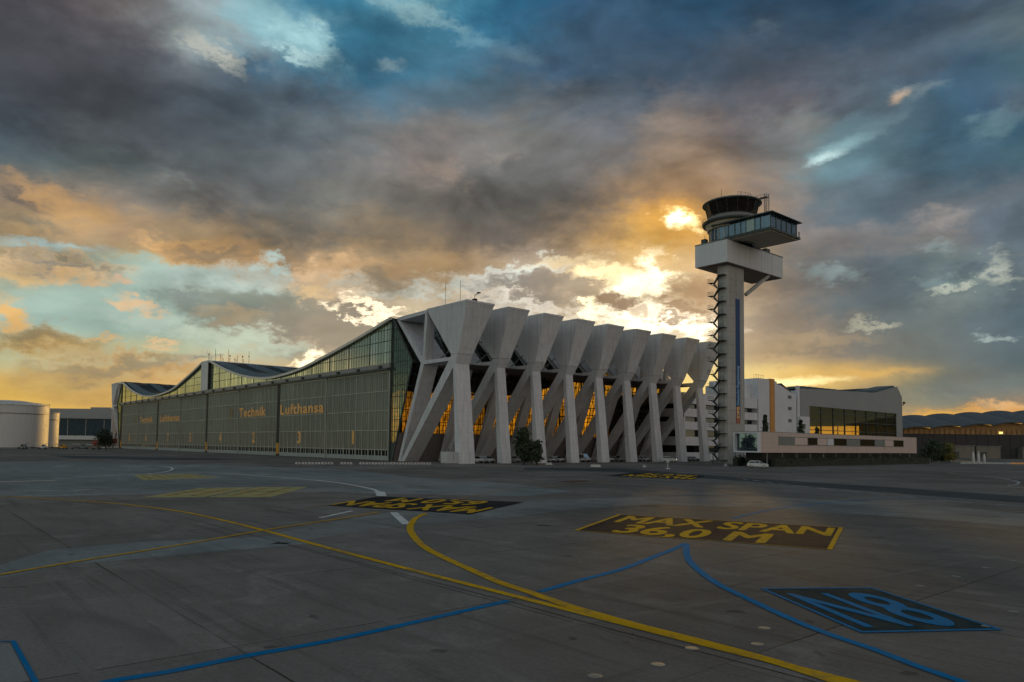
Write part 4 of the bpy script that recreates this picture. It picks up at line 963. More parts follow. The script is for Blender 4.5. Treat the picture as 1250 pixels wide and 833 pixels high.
# back wall: glazed between solid base and roof
mb = MB(); mb.box(-452, -163, HY1 - .3, HY1, 0, 5.5); bw = hp(mb, 'back_wall', 'interior')
g = MB()
for C_ in (CR, CL):
    for (a, za), (c, zc) in zip(C_[:-1], C_[1:]):
        g.add([(c, HY1 - .1, 5.5), (a, HY1 - .1, 5.5), (a, HY1 - .1, za), (c, HY1 - .1, zc)], [(0, 1, 2, 3)])
P2 = [(-163.9, 5.5), (-160.7, 5.5), (-154.4, 25.1), (-163.6, 37.0), (-163.9, 37.0)]
g.add([(x, HY1 - .1, z) for x, z in P2], [tuple(range(5))])
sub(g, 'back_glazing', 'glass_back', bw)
bars = MB()
x = -158.
while x > -452:
    zt = cat_z(x) if x < -164 else 30
    bars.box(x - .07, x + .07, HY1 - .35, HY1 - .15, 5.5, zt); x -= 1.5
x = -160.
while x > -452:
    bars.box(x - .28, x + .28, HY1 - .8, HY1 - .36, 5.5, (cat_z(x) if x < -164 else 30)); x -= 11.8
for z in (5.6, 8.2, 10.8, 13.4, 16, 18.6, 21.2, 23.8): bars.box(-452, -160, HY1 - .34, HY1 - .14, z - .12, z + .12)
sub(bars, 'glazing_frame', 'steel_dark', bw)
mb = MB()
for y in (112, 132, 152, 172, 192): mb.box(-310, -308.6, y, y + 1.2, 0, 30)
hp(mb, 'inner_column', 'interior')
mb = MB()
for i in range(9):       # roof trusses inside
    y = 104 + pitch * i
    for C_ in (CR,):
        for (a, za), (c, zc) in zip(C_[::3][:-1], C_[::3][1:]):
            mb.bar((a, y, za - .9), (c, y, zc - .9), .35, .9)
hp(mb, 'roof_truss', 'interior')
# pylons
def pylon(i, q, mat='concrete'):
    if i == 0: y0, yt, yc, yb = 99.9, 107.95, 104.3, 104.15
    else:
        y0 = 100.57 + pitch * i; yt = y0 + 6.65; yc = y0 + 3.0; yb = y0 + 3.5
    e = .012
    def poly(pts): 
        return [(q(x), z) for x, z in pts]
    mb = MB()    # column and neck
    mb.hull8([(q(-136.5), y0, 0), (q(-134.7), y0, 0), (q(-134.7), yc, 0), (q(-136.5), yc, 0)], [(q(-138.1), y0, 23.3), (q(-137.2), y0, 23.3), (q(-137.2), yc - .3, 23.3), (q(-138.1), yc - .3, 23.3)])
    mb.hull8([(q(-138.1), y0, 23.3), (q(-137.2), y0, 23.3), (q(-137.2), yc - .3, 23.3), (q(-138.1), yc - .3, 23.3)], [(q(-138.95), y0, 25.55), (q(-136.1), y0, 25.55), (q(-136.1), yb, 25.55), (q(-138.95), yb, 25.55)])
    p = hp(mb, 'pylon', mat)
    mb = MB()    # anchor block, an upturned pyramid, with a thin coping
    mb.hull8([(q(-138.95), y0, 25.63), (q(-136.1), y0, 25.63), (q(-136.1), yb, 25.63), (q(-138.95), yb, 25.63)], [(q(-149.3), y0, 37.35), (q(-132.9), y0, 37.35), (q(-132.9), yt, 37.35), (q(-149.3), yt, 37.35)])
    sub(mb, 'anchor_block', mat, p)
    mb = MB(); mb.box(min(q(-149.4), q(-132.8)), max(q(-149.4), q(-132.8)), y0 - .06, yt + .06, 37.352, 37.8); sub(mb, 'coping', mat, p)
    def strut(name, pts, a, b, m=mat):
        mb = MB(); mb.prism(poly(pts), a, b); return sub(mb, name, m, p)
    strut('top_beam', [(-163.7, 37.35), (-149.42, 37.6), (-149.42, 36.7), (-161.6, 36.4)], y0 + e, yt - .1)
    strut('inner_plate', [(-163.6, 37.0), (-162.0, 36.4), (-150.2, 25.1), (-151.3, 24.1)], y0 + 2 * e, yt - .2)
    strut('upright', [(-150.2, 36.7), (-149.2, 36.7), (-150.1, 25), (-151.1, 25)], y0 + 3 * e, y0 + (yc - y0) * .55)
    strut('tie_beam', [(-151.2, 25.05), (-138.6, 25.0), (-138.4, 24.15), (-151.2, 24.15)], y0 + 4 * e, yc - .4)
    strut('leg', [(-151.7, 24.7), (-150.2, 24.7), (-160.25, 0), (-161.5, 0)], y0 + 5 * e, yc - .1)
    strut('leg', [(-139.0, 25.3), (-137.4, 23.3), (-158.5, 0), (-160.2, 0)], y0 + 6 * e, yc - .05)
    return p
for i in range(9): pylon(i, lambda x: x)
for i in range(2): pylon(i, lambda x: -615.4 - x)
# steel bracing and pipes seen in the gaps between the blocks
mb = MB()
for i in range(8):
    y = 104.5 + pitch * i
    mb.tube([(-150.6, y, 25.6), (-150.6, y + 7.5, 31.5)], .14); mb.tube([(-150.6, y + 7.5, 25.6), (-150.6, y, 31.5)], .14)
    mb.tube([(-150.6, y - 1, 24.7), (-150.6, y + 9, 24.7)], .22); mb.tube([(-150.6, y - 1, 31.5), (-150.6, y + 9, 31.5)], .16)
hp(mb, 'cross_bracing', 'steel_grey')
mb = MB(); mb.box(-158, -141.5, 105, 198, 24.0, 24.12); mb.box(-150.8, -150.2, 104.5, 198, 23.9, 24.7); hp(mb, 'maintenance_deck', 'concrete_dark')
# masts on the roof
for nm, x, y, z0, h, lab in (('thin_mast', -146.0, 103, 37.8, 6.5, 'taller'), ('thin_mast', -139.8, 103.0, 37.8, 6.0, 'shorter')):
    mb = MB(); mb.tube([(x, y, z0), (x, y, z0 + h)], .05); mb.lathe((x, y), [(.2, z0), (.2, z0 + .2), (.06, z0 + .4)], 8)
    tag(mb.build('antenna_mast', 'steel_dark'), lab + ' of two thin antenna masts on top of the nearest pylon block', 'antenna')
mb = MB(); mb.box(-134.6, -133.6, 102.6, 103.4, 37.8, 38.5); mb.tube([(-134.1, 103, 38.5), (-134.1, 103, 39.3), (-133.4, 103.6, 39.9)], .07); mb.box(-133.8, -133.0, 103.3, 103.9, 39.8, 40.05)
tag(mb.build('roof_lamp', 'black'), 'small dark bracket lamp on the outer end of the nearest pylon block', 'lamp')
ax = [(-307.5, 4.0), (-309, 7.5), (-310.5, 3.0), (-306, 3.0)]
for k in range(13):
    y = 99.5 + k * 1.2 + (k % 3) * 1.1; h = (2.6, 5.2, 2.2, 3.2, 1.8)[k % 5]; x = -309 + (k % 4) * 1.1
    mb = MB(); mb.tube([(x, y, 37.5), (x, y, 37.5 + h)], .09)
    if k % 2: mb.box(x - .45, x + .45, y - .08, y + .08, 37.5 + h * .55, 37.5 + h * .62)
    if k % 5 == 0: mb.lathe((x, y), [(.25, 37.5 + h), (.3, 37.9 + h), (.1, 38.1 + h)], 8)
    tag(mb.build('roof_antenna', 'steel_dark'), 'thin aerial in the cluster on the middle ridge of the hangar roof', 'antenna', 'aerials on the hangar ridge')

# ------------------------------------------------------------------ control tower
tower = tag(empty('control_tower', (-116.5, 183, 0)), 'tall slim airport control tower with round glass cab, square concrete collar and outside stairs', 'control tower')
def tp(mb, name, mat, **k): return place(mb.build(name, mat, **k), tower)
SX0, SX1, SY0, SY1 = -118.6, -114.8, 177.6, 186.9
mb = MB()
ch = .9; pts = [(SX0 + ch, SY0), (SX1 - ch, SY0), (SX1 - .25, SY0 + .25), (SX1, SY0 + ch), (SX1, SY1 - ch), (SX1 - ch, SY1), (SX0 + ch, SY1), (SX0, SY1 - ch), (SX0, SY0 + ch)]
mb.prism(pts, 0, 56.1, 'z'); sh = tp(mb, 'shaft', 'tower_conc')
mb = MB(); mb.box(SX1 - .02, SX1 + .10, 181.6, 183.7, 11.3, 46.8); ss = sub(mb, 'sign_strip', 'blue_sign', sh)
def smap(u, v): return (SX1 + .125, 183.25 - v, u)
# lettering runs up the strip
mb = MB(); text_in(mb, 'Deutsche Flugsicherung', lambda u, v: (SX1 + .125, 183.3 - v, u), 16.6, 27.6, 0.25, 1.45, .03, nrm=(1, 0, 0)); sub(mb, 'lettering', 'pale_blue', sh)
mb = MB(); text_in(mb, 'DFS', lambda u, v: (SX1 + .125, 183.4 - v, u), 12.9, 16.0, 0.2, 1.6, .05, nrm=(1, 0, 0)); sub(mb, 'lettering', 'orange_letter', sh)
mb = MB(); mb.box(SX1 + .101, SX1 + .115, 181.65, 183.65, 11.35, 12.7); sub(mb, 'sign_foot', 'sign_red', sh)
mb = MB()
for k in range(1, 15): mb.box(SX1 - .01, SX1 + .012, SY0 + .9, 181.58, k * 3.72 + .0, k * 3.72 + .05)
sub(mb, 'cast_joint', 'concrete_dark', sh)
# collar box
mb = MB(); mb.box(-123.9, -113.3, 175.2, 205.2, 56.15, 62.5); cl = tp(mb, 'collar', 'white_panel', bevel=.04)
mb = MB(); mb.box(-123.7, -113.5, 175.4, 205.0, 56.05, 56.149); sub(mb, 'soffit', 'concrete_dark', cl)
mb = MB(); mb.box(-124.0, -113.2, 175.1, 205.3, 62.503, 62.75); sub(mb, 'parapet_cap', 'steel_grey', cl)
mb = MB()
for y in (181, 187, 193, 199): mb.box(-113.302, -113.285, y, y + .04, 56.3, 62.4)
sub(mb, 'panel_joint', 'steel_grey', cl)
mb = MB(); mb.bar((-114.6, 186.6, 48.6), (-114.2, 198.6, 56.1), .8, .9); mb.bar((-122.4, 186.6, 48.6), (-122.8, 198.6, 56.1), .8, .9)
mb.box(-123.2, -118.6, 186.1, 187.1, 48.1, 49.1)
tp(mb, 'strut', 'tower_conc')
for (x, y, w, h) in ((-121.6, 176.6, .7, 1.5), (-115.6, 198.9, 1.1, 1.6), (-116.6, 201.3, .8, .9), (-115.4, 195.0, .9, .8)):
    mb = MB(); mb.box(x - w, x + w, y - w, y + w, 62.75, 62.75 + h); mb.tube([(x, y, 62.75 + h), (x, y, 65.4)], .05); mb.tube([(x + .5, y, 62.75 + h), (x + .5, y, 65.0)], .04)
    tp(mb, 'roof_unit', 'steel_dark')
# rectangular viewing wing
WX0, WX1, WY0, WY1 = -119.5, -101.6, 177.9, 191.6
mb = MB(); mb.box(WX0, WX1 + .8, WY0 - .8, WY1 + .8, 63.0, 63.55); wg = tp(mb, 'wing_floor', 'steel_dark')
mb = MB(); mb.box(WX0 + .5, WX1 + .3, WY0 - .3, WY1 + .3, 62.76, 62.998); sub(mb, 'soffit', 'cream', wg)
mb = MB(); mb.box(WX0 + .2, WX1, WY0, WY1, 63.55, 67.6); gw = tp(mb, 'wing_glazing', 'glass_blue')
mb = MB(); mb.box(WX0 + .6, WX1 - .6, WY0 + .6, WY1 - .6, 63.56, 67.55); sub(mb, 'room_core', 'steel_grey', gw)
mb = MB(); mb.box(-108.9, -106.4, WY0 - .05, WY0 - .01, 63.9, 67.5); sub(mb, 'pale_pane', 'glass_pale', gw)
mb = MB()
for x in (-101.6, -104.6, -106.3, -109, -110.6, -112.5, -114.6, -116.5, -118.4): mb.box(x - .10, x + .10, WY0 - .12, WY0 + .05, 63.55, 67.6)
for k in range(1, 6): y = WY0 + (WY1 - WY0) * k / 5; mb.box(WX1 - .05, WX1 + .12, y - .1, y + .1, 63.55, 67.6)
for z in (63.9,): mb.box(WX0 + .2, WX1 + .1, WY0 - .1, WY0 - .02, z - .08, z + .08)
sub(mb, 'mullion', 'steel_dark', gw)
mb = MB(); mb.hull8([(WX0, WY0 - 1.4, 67.62), (WX1 + 1.3, WY0 - 1.2, 67.62), (WX1 + 1.3, WY1 + 1.2, 67.62), (WX0, WY1 + 1.2, 67.62)],
                    [(WX0, WY0 - .9, 68.2), (WX1 + .9, WY0 - .8, 68.0), (WX1 + .9, WY1 + .8, 68.0), (WX0, WY1 + .8, 68.0)])
wr = tp(mb, 'wing_roof', 'steel_dark')
mb = MB()
for dx in (0, .6, 1.2): mb.tube([(WX1 + .7, WY1 - .2 + dx * .5, 63.55), (WX1 + .7, WY1 - .2 + dx * .5, 65.0)], .05)
mb.tube([(WX1 + .7, WY1 - .4, 65.0), (WX1 + .7, WY1 + .7, 65.0)], .05); mb.tube([(WX1 - 2, WY0 + 1, 68.2), (WX1 - 2, WY0 + 1, 70.4)], .05)
sub(mb, 'guard_rail', 'steel_dark', wr)
# round cab
CX, CY = -117.4, 184.1
mb = MB(); mb.lathe((CX, CY), [(6.4, 62.5), (6.4, 67.2)], 48); dr = tp(mb, 'drum_glazing', 'glass_blue')
mb = MB(); mb.lathe((CX, CY), [(5.9, 62.5), (5.9, 67.19)], 32); sub(mb, 'drum_core', 'steel_grey', dr)
mb = MB()
for k in range(24):
    a = 2 * pi * k / 24; mb.tube([(CX + 6.45 * cos(a), CY + 6.45 * sin(a), 62.5), (CX + 6.45 * cos(a), CY + 6.45 * sin(a), 67.2)], .09)
sub(mb, 'mullion', 'cream', dr)
mb = MB(); mb.lathe((CX, CY), [(6.6, 67.2), (6.9, 67.25), (7.5, 68.9), (7.3, 69.4)], 56); tp(mb, 'drum_band', 'cream', smooth=True, auto=.6)
mb = MB(); mb.lathe((CX, CY), [(7.4, 68.95), (8.3, 69.0), (8.45, 69.3), (8.45, 69.6), (7.2, 69.65)], 56); dk = tp(mb, 'gallery', 'steel_dark', smooth=True, auto=.6)
mb = MB(); mb.lathe((CX, CY), [(6.9, 69.65), (7.0, 70.9), (6.6, 71.0)], 56); sub(mb, 'sill_band', 'rail', dk, smooth=True, auto=.6)
mb = MB(); N = 48
for zz in (70.2, 70.7):
    mb.tube([(CX + 8.3 * cos(2 * pi * k / N), CY + 8.3 * sin(2 * pi * k / N), zz) for k in range(N + 1)], .03, 4)
for k in range(N): a = 2 * pi * k / N; mb.tube([(CX + 8.3 * cos(a), CY + 8.3 * sin(a), 69.6), (CX + 8.3 * cos(a), CY + 8.3 * sin(a), 70.7)], .03, 4)
sub(mb, 'guard_rail', 'steel_dark', dk)
N = 16
mb = MB(); mb.lathe((CX, CY), [(6.7, 71.0), (7.7, 74.8)], N, cap=False); wi = tp(mb, 'cab_window', 'glass_cab')
mb = MB()
for k in range(N):
    a = 2 * pi * k / N; mb.bar((CX + 6.73 * cos(a), CY + 6.73 * sin(a), 71.0), (CX + 7.73 * cos(a), CY + 7.73 * sin(a), 74.8), .12, .12)
sub(mb, 'mullion', 'steel_dark', wi)
mb = MB(); mb.lathe((CX, CY), [(1.8, 71.0), (1.8, 74.7)], 16); sub(mb, 'cab_core', 'black', wi)
mb = MB(); mb.lathe((CX, CY), [(6.6, 71.0), (6.6, 71.4), (5.2, 71.9), (5.2, 71.05)], 32); 
for k in range(8):
    a = 2 * pi * k / 8 + .2; mb.box(CX + 5 * cos(a) - .5, CX + 5 * cos(a) + .5, CY + 5 * sin(a) - .4, CY + 5 * sin(a) + .4, 71.0, 72.6)
sub(mb, 'desk', 'black', wi)
mb = MB()
a0 = radians(212); 
for k in range(10):      # drawn blinds on the sunny side
    pass
mb = MB(); mb.lathe((CX, CY), [(7.7, 74.8), (8.35, 74.95), (8.35, 75.15), (7.9, 75.4), (0.3, 75.9)], 56); rf = tp(mb, 'cab_roof', 'steel_grey', smooth=True, auto=.5)
mb = MB(); mb.lathe((CX, CY), [(7.6, 74.7), (0.1, 74.7), (0.1, 74.76), (7.6, 74.76)], 56, cap=False); sub(mb, 'ceiling', 'interior', rf)
mb = MB()
for (x, y, h) in ((-1.5, -3, 3.2), (2.5, 0.5, 2.2), (3.6, 2.8, 2.0), (0, 4, 2.4), (4.2, 1.6, 1.2)): mb.tube([(CX + x, CY + y, 76.0), (CX + x, CY + y, 76.2 + h)], .055)
for k in range(14):
    a = radians(-40 + k * 12); mb.tube([(CX + 5.6 * cos(a), CY + 5.6 * sin(a), 76.0), (CX + 5.6 * cos(a), CY + 5.6 * sin(a), 77.1)], .04)
    b = radians(-40 + (k + 1) * 12); mb.tube([(CX + 5.6 * cos(a), CY + 5.6 * sin(a), 77.1), (CX + 5.6 * cos(b), CY + 5.6 * sin(b), 77.1)], .04)
sub(mb, 'aerial', 'steel_dark', rf)
# lattice ladder at the back of the cab
mb = MB(); lx, ly = CX + 6.4, CY + 6.9
for dx, dy in ((0, 0), (.9, .9), (0, .9)): mb.tube([(lx + dx, ly + dy, 68.2), (lx + dx, ly + dy, 78.4)], .10)
for k in range(17): z = 68.4 + k * .6; mb.tube([(lx, ly, z), (lx + .9, ly + .9, z + .3)], .05); mb.tube([(lx, ly + .9, z + .3), (lx + .9, ly + .9, z)], .05)
mb.box(lx - 3.2, lx + .9, ly - .5, ly + .9, 77.3, 77.45); mb.tube([(lx - 3.2, ly, 78.4), (lx + .9, ly, 78.4)], .05)
for k in range(5): mb.tube([(lx - 3.2 + k, ly, 77.4), (lx - 3.2 + k, ly, 78.4)], .04)
tp(mb, 'ladder', 'steel_grey')
# zigzag stairs on the front face of the shaft
st, rl = MB(), MB(); x0, x1, ya, yb = -120.2, -115.6, 175.9, 177.6
H = 3.72
for k in range(15):
    z = k * H + 1.0
    if z > 55: break
    st.box(x1 - 1.6, x1 + .6, ya, yb - .02, z - .14, z); st.box(x0, x0 + 1.5, ya, yb - .02, z + H / 2 - .14, z + H / 2)
    if z + H > 56: continue
    st.bar((x1 - 1.6, ya + .4, z - .05), (x0 + 1.5, ya + .4, z + H / 2 - .1), .75, .22); st.bar((x0 + 1.5, yb - .5, z + H / 2 - .1), (x1 - 1.6, yb - .5, z + H - .05), .75, .22)
    for zz in (.55, 1.05):
        rl.tube([(x1 - 1.6, ya + .03, z + zz), (x0 + 1.5, ya + .03, z + H / 2 + zz), (x0, ya + .03, z + H / 2 + zz), (x0, yb, z + H / 2 + zz)], .035, 4)
        rl.tube([(x0 + 1.5, yb - .1, z + H / 2 + zz), (x1 - 1.6, yb - .1, z + H + zz)], .035, 4)
        rl.tube([(x1 - 1.6, ya + .03, z + zz), (x1 + .6, ya + .03, z + zz)], .035, 4)
    for q in range(4): rl.tube([(x0 + q * .5, ya + .03, z + H / 2), (x0 + q * .5, ya + .03, z + H / 2 + 1.05)], .03, 4)
    for q in range(4): rl.tube([(x1 - 1.6 + q * .7, ya + .03, z), (x1 - 1.6 + q * .7, ya + .03, z + 1.05)], .03, 4)
    st.bar((x0 + .1, yb - .2, z + H / 2 - .1), (SX0 + .3, yb, z + H / 2 - 1.4), .12, .12)
sr = tp(st, 'stairs', 'steel_dark'); sub(rl, 'guard_rail', 'steel_dark', sr)
mb = MB(); mb.box(x0 + .6, x0 + .75, ya + 1.4, ya + 1.55, 0, 2.8)
sub(mb, 'stair_post', 'steel_dark', sr)

# ------------------------------------------------------------------ long low building beside the tower
low = tag(empty('office_block', (-95, 200, 0)), 'long low raised box building clad in pinkish panels with one ribbon window', 'building')
def lp(mb, name, mat, **k): return place(mb.build(name, mat, **k), low)
LX0, LX1, LY0, LY1, LZ0, LZ1 = -98.6, -92.0, 154.8, 247.8, 3.35, 8.2
mb = MB(); mb.box(LX0, LX1, LY0 + 1.2, LY1, LZ0, LZ1); bx = lp(mb, 'wall', 'pink_render')
mb = MB(); mb.box(LX0, LX1, LY0, LY0 + 1.195, LZ1 - .35, LZ1); mb.box(LX0, LX1, LY0, LY0 + 1.195, LZ0, LZ0 + .35); mb.box(LX0, LX0 + .3, LY0, LY0 + 1.195, LZ0 + .352, LZ1 - .352); mb.box(LX1 - .3, LX1, LY0, LY0 + 1.195, LZ0 + .352, LZ1 - .352)
sub(mb, 'end_frame', 'white_render', bx)
mb = MB(); mb.box(LX0 + .3, LX1 - .3, LY0 + 1.1, LY0 + 1.19, LZ0 + .36, LZ1 - .36); sub(mb, 'end_window', 'glass_blue', bx)
mb = MB(); mb.box(LX0 + .3, LX1 - .3, LY0 + 1.0, LY0 + 1.09, LZ0 + .9, LZ0 + 1.1); mb.box(-96, -95.85, LY0 + 1.0, LY0 + 1.09, LZ0 + .36, LZ1 - .36); sub(mb, 'end_mullion', 'steel_dark', bx)
mb = MB()
for k in range(1, 16): mb.box(LX1 + .0, LX1 + .012, LY0 + 1.3, LY1 - .1, LZ0 + k * .3, LZ0 + k * .3 + .03)
for y in (164, 176, 188, 200, 212, 224, 236): mb.box(LX1 + .0, LX1 + .014, y, y + .04, LZ0 + .05, LZ1 - .05)
sub(mb, 'cladding_joint', 'concrete_dark', bx)
# ribbon window along the front
wy = [163.97, 171.4, 177.98, 183.12, 188.45, 192.12, 199.72, 207.73, 217.25, 223.92, 230.28, 237.51]
mt = ['steel_grey', 'pink_render', 'glass_ribbon', 'pink_render', 'white_render', 'glass_ribbon', 'steel_grey', 'glass_ribbon', 'steel_grey', 'pink_render', 'glass_ribbon']
for k, (a, b) in enumerate(zip(wy[:-1], wy[1:])):
    mb = MB(); mb.box(LX1 - .02, LX1 + .05, a + .1, b - .1, 5.35, 7.15)
    o = sub(mb, 'ribbon_window' if 'glass' in mt[k] else 'blind_panel', mt[k], bx)
mb = MB(); mb.box(LX1, LX1 + .10, wy[0] - .2, wy[-1] + .2, 7.152, 7.3); mb.box(LX1, LX1 + .10, wy[0] - .2, wy[-1] + .2, 5.2, 5.348)
for y in wy: mb.box(LX1, LX1 + .10, y - .1, y + .1, 5.35, 7.15)
sub(mb, 'window_frame', 'steel_grey', bx)
mb = MB(); mb.box(LX0 - .05, LX1 + .05, LY0 - .05, LY1 + .05, LZ1 + .002, LZ1 + .15); sub(mb, 'roof_cap', 'rail', bx)
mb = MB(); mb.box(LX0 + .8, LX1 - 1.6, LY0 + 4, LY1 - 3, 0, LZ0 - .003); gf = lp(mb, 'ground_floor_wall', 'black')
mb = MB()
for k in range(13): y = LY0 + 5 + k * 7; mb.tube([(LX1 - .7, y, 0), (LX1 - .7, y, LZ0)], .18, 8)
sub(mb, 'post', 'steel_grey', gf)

# ------------------------------------------------------------------ buildings behind
park = tag(empty('parking_block', (-165, 228, 0)), 'white office block behind the tower with long dark window bands on each floor', 'building')
def pp(mb, name, mat, **k): return place(mb.build(name, mat, **k), park)
mb = MB(); mb.box(-185, -153.0, 206.5, 247.2 - .1, 0, 22.6); core = pp(mb, 'inner_wall', 'black')
mb = MB(); Z_ = [(0, 2.6), (5.0, 8.0), (10.4, 13.2), (14.9, 17.7), (19.4, 23.2)]
for z0, z1 in Z_: mb.box(-152.4, -150.2, 206, 252.2, z0, z1); mb.box(-185, -152.4, 204.6, 206.4, z0, z1)
pp(mb, 'parapet', 'white_render')
mb = MB()
for y in (206, 218, 230, 240.5): mb.box(-151.8, -150.3, y, y + .8, 2.6, 19.4)
pp(mb, 'column', 'white_render')
mb = MB(); mb.box(-152.8, -152.42, 206.6, 252.0, 2.6, 19.4)
pp(mb, 'window_band', 'glass_dark')

blk = tag(empty('stair_block', (-156, 258, 0)), 'taller pale block with a vertical wall strip coloured like orange sunlight and small square windows', 'building')
def kp_(mb, name, mat, **k): return place(mb.build(name, mat, **k), blk)
mb = MB(); mb.box(-170, -152.9, 247.2, 252.64 - .01, 0, 28.8); kp_(mb, 'side_wing', 'white_render')
mb = MB(); mb.box(-172, -150.0, 252.64, 260.8, 0, 31.2); kp_(mb, 'wall', 'white_render')
mb = MB(); mb.box(-172, -149.6, 260.8 + .01, 263.95, 0, 31.5); kp_(mb, 'sunlit_strip', 'painted_sunlight')  # wall side whose sunlit look is painted on as orange
mb = MB(); mb.box(-172, -151.5, 263.95 + .01, 268.9, 0, 31.0); kp_(mb, 'rear_wall', 'white_render')
mb = MB(); mb.prism([(263.95 + .02, 0), (281.43, 0), (281.43, 26.4), (276.85, 27.2), (268.9, 29.6), (263.95 + .02, 29.6)], -170, -150.1, 'x'); sw = kp_(mb, 'stepped_wall', 'white_render')
mb = MB(); mb.prism([(269.84, 29.9), (277.5, 27.0), (277.5, 27.4), (269.84, 30.3)], -170, -150.0, 'x'); sub(mb, 'roof_flashing', 'steel_dark', sw)
for z in (25.0, 20.4, 15.5):
    mb = MB(); mb.box(-150.12, -150.02, 274.92, 277.69, z - .6, z + .7); sub(mb, 'small_window', 'glass_dark', sw)
mb = MB()
for k in range(5): mb.tube([(-152, 252.93 + k * 1.7, 31.2), (-152, 252.93 + k * 1.7, 32.8)], .05)
mb.tube([(-152, 252.93, 32.8), (-152, 252.93 + 7, 32.8)], .05); kp_(mb, 'guard_rail', 'steel_dark')

hall = tag(empty('grey_hangar', (-200, 335, 0)), 'large grey hall behind the tower with a huge side window glowing gold', 'hangar')
def ghp(mb, name, mat, **k): return place(mb.build(name, mat, **k), hall)
YA, YB = 284.76, 386.74; Yw0, Yw1 = 292.25, 379.82
prof = [(YA, 0), (YA, 29.0), (YA + 15, 29.6), (Yw1 - 24, 32.4), (Yw1 + 1.5, 36.0), (YB, 31.0), (YB, 0)]
def roof_z(y):
    for (a, za), (b, zb) in zip(prof[1:-2], prof[2:-1]):
        if a <= y <= b: return za + (zb - za) * (y - a) / (b - a)
mb = MB()   # front skin around the window opening
mb.prism([(YA, 22.2), (YA, 29.0), (YA + 15, 29.6), (Yw1 - 24, 31.2), (Yw1 + 1.5, 35.6), (YB, 30.6), (YB, 22.2)], -151, -150, 'x')
mb.box(-151, -150, YA, Yw0, 0, 22.198); mb.box(-151, -150, Yw1, YB, 0, 22.198); mb.box(-151, -150, Yw0, Yw1, 0, 3.0)
fw = ghp(mb, 'front_wall', 'grey_hall')
mb = MB(); mb.box(-230, -151.01, YA, YA + .6, 0, 29.0); ghp(mb, 'end_wall', 'white_render')
mb = MB(); mb.box(-171, -151.01, YB - .6, YB, 0, 30.6); mb.box(-230, -217, YB - .6, YB, 0, 30.6); mb.box(-217, -171, YB - .6, YB, 0, 4.0); mb.box(-217, -171, YB - .6, YB, 16.5, 30.6); ew = ghp(mb, 'end_wall', 'grey_hall')
mb = MB(); mb.box(-217, -171, YB - .4, YB - .3, 4.0, 16.5); sub(mb, 'end_glazing', 'glass_clear', ew)
mb = MB()
for k in range(5): x = -217 + 11.5 * k; mb.box(x - .25, x + .25, YB - .8, YB - .61, 4.0, 16.5)
sub(mb, 'end_mullion', 'steel_dark', ew)
mb = MB(); mb.prism([(YA, 29.0), (YA + 15, 29.6), (Yw1 - 24, 31.2), (Yw1 + 1.5, 35.6), (YB, 30.6), (YB, 30.0), (Yw1 + 1.5, 35.0), (Yw1 - 24, 30.6), (YA + 15, 29.0), (YA, 28.4)], -230, -151.02, 'x'); rf = ghp(mb, 'roof', 'roof_dark')
mb = MB()
for k in range(14): y = YA + 4 + k * 5.5; mb.box(-158, -151.2, y, y + 3.6, 29.2, 29.55 + .9 + k * .06)
mb.prism([(Yw1 - 24, 31.2), (Yw1 + 1.3, 35.6), (Yw1 + 1.3, 36.3), (Yw1 - 24, 32.5)], -160, -151.5, 'x')
sub(mb, 'roof_light', 'roof_light', rf)
mb = MB(); mb.box(-150.6, -150.5, Yw0, Yw1, 3, 22.19); gw = ghp(mb, 'big_window', 'glass_hall')
mb = MB()
for k in range(9): y = Yw0 + (Yw1 - Yw0) * k / 8; mb.box(-150.9, -150.3, y - .2, y + .2, 3, 22.19)
for z in (8, 12.3, 16.5, 20): mb.box(-150.85, -150.35, Yw0, Yw1, z - .13, z + .13)
sub(mb, 'mullion', 'steel_dark', gw)
# back of the hall: open glazing at its near end, solid beyond
mb = MB(); mb.box(-230, -229.4, YA, Yw0 + 2, 0, 28.4); mb.box(-230, -229.4, Yw0 + 104, YB + 30, 0, 30)
mb.box(-230, -229.4, Yw0 + 2, Yw0 + 104, 0, 2.5); mb.box(-230, -229.4, Yw0 + 2, Yw0 + 104, 20.5, 28.4)
bk_ = ghp(mb, 'back_wall', 'interior')
mb = MB(); mb.box(-229.8, -229.7, Yw0 + 2, Yw0 + 104, 2.5, 20.5); sub(mb, 'back_glazing', 'glass_back', bk_)
mb = MB(); mb.box(-151.0, -150.2, 282.75, YA - .01, 0, 30.2); mb.box(-150.2, -149.2, 282.75 + .3, 290.87, 0, 17.5); an = ghp(mb, 'annex', 'white_render')
mb = MB(); mb.box(-149.21, -149.1, 283.75, 287.12, 12.5, 14.5); sub(mb, 'annex_window', 'glass_dark', an)
mb = MB(); mb.tube([(-149.6, YB - .5, 26.5), (-149.0, YB + .3, 27.6)], .2); mb.box(-149.6, -148.8, YB - .3, YB + 1.0, 27.4, 28.3); sub(mb, 'wall_lamp', 'black', fw)

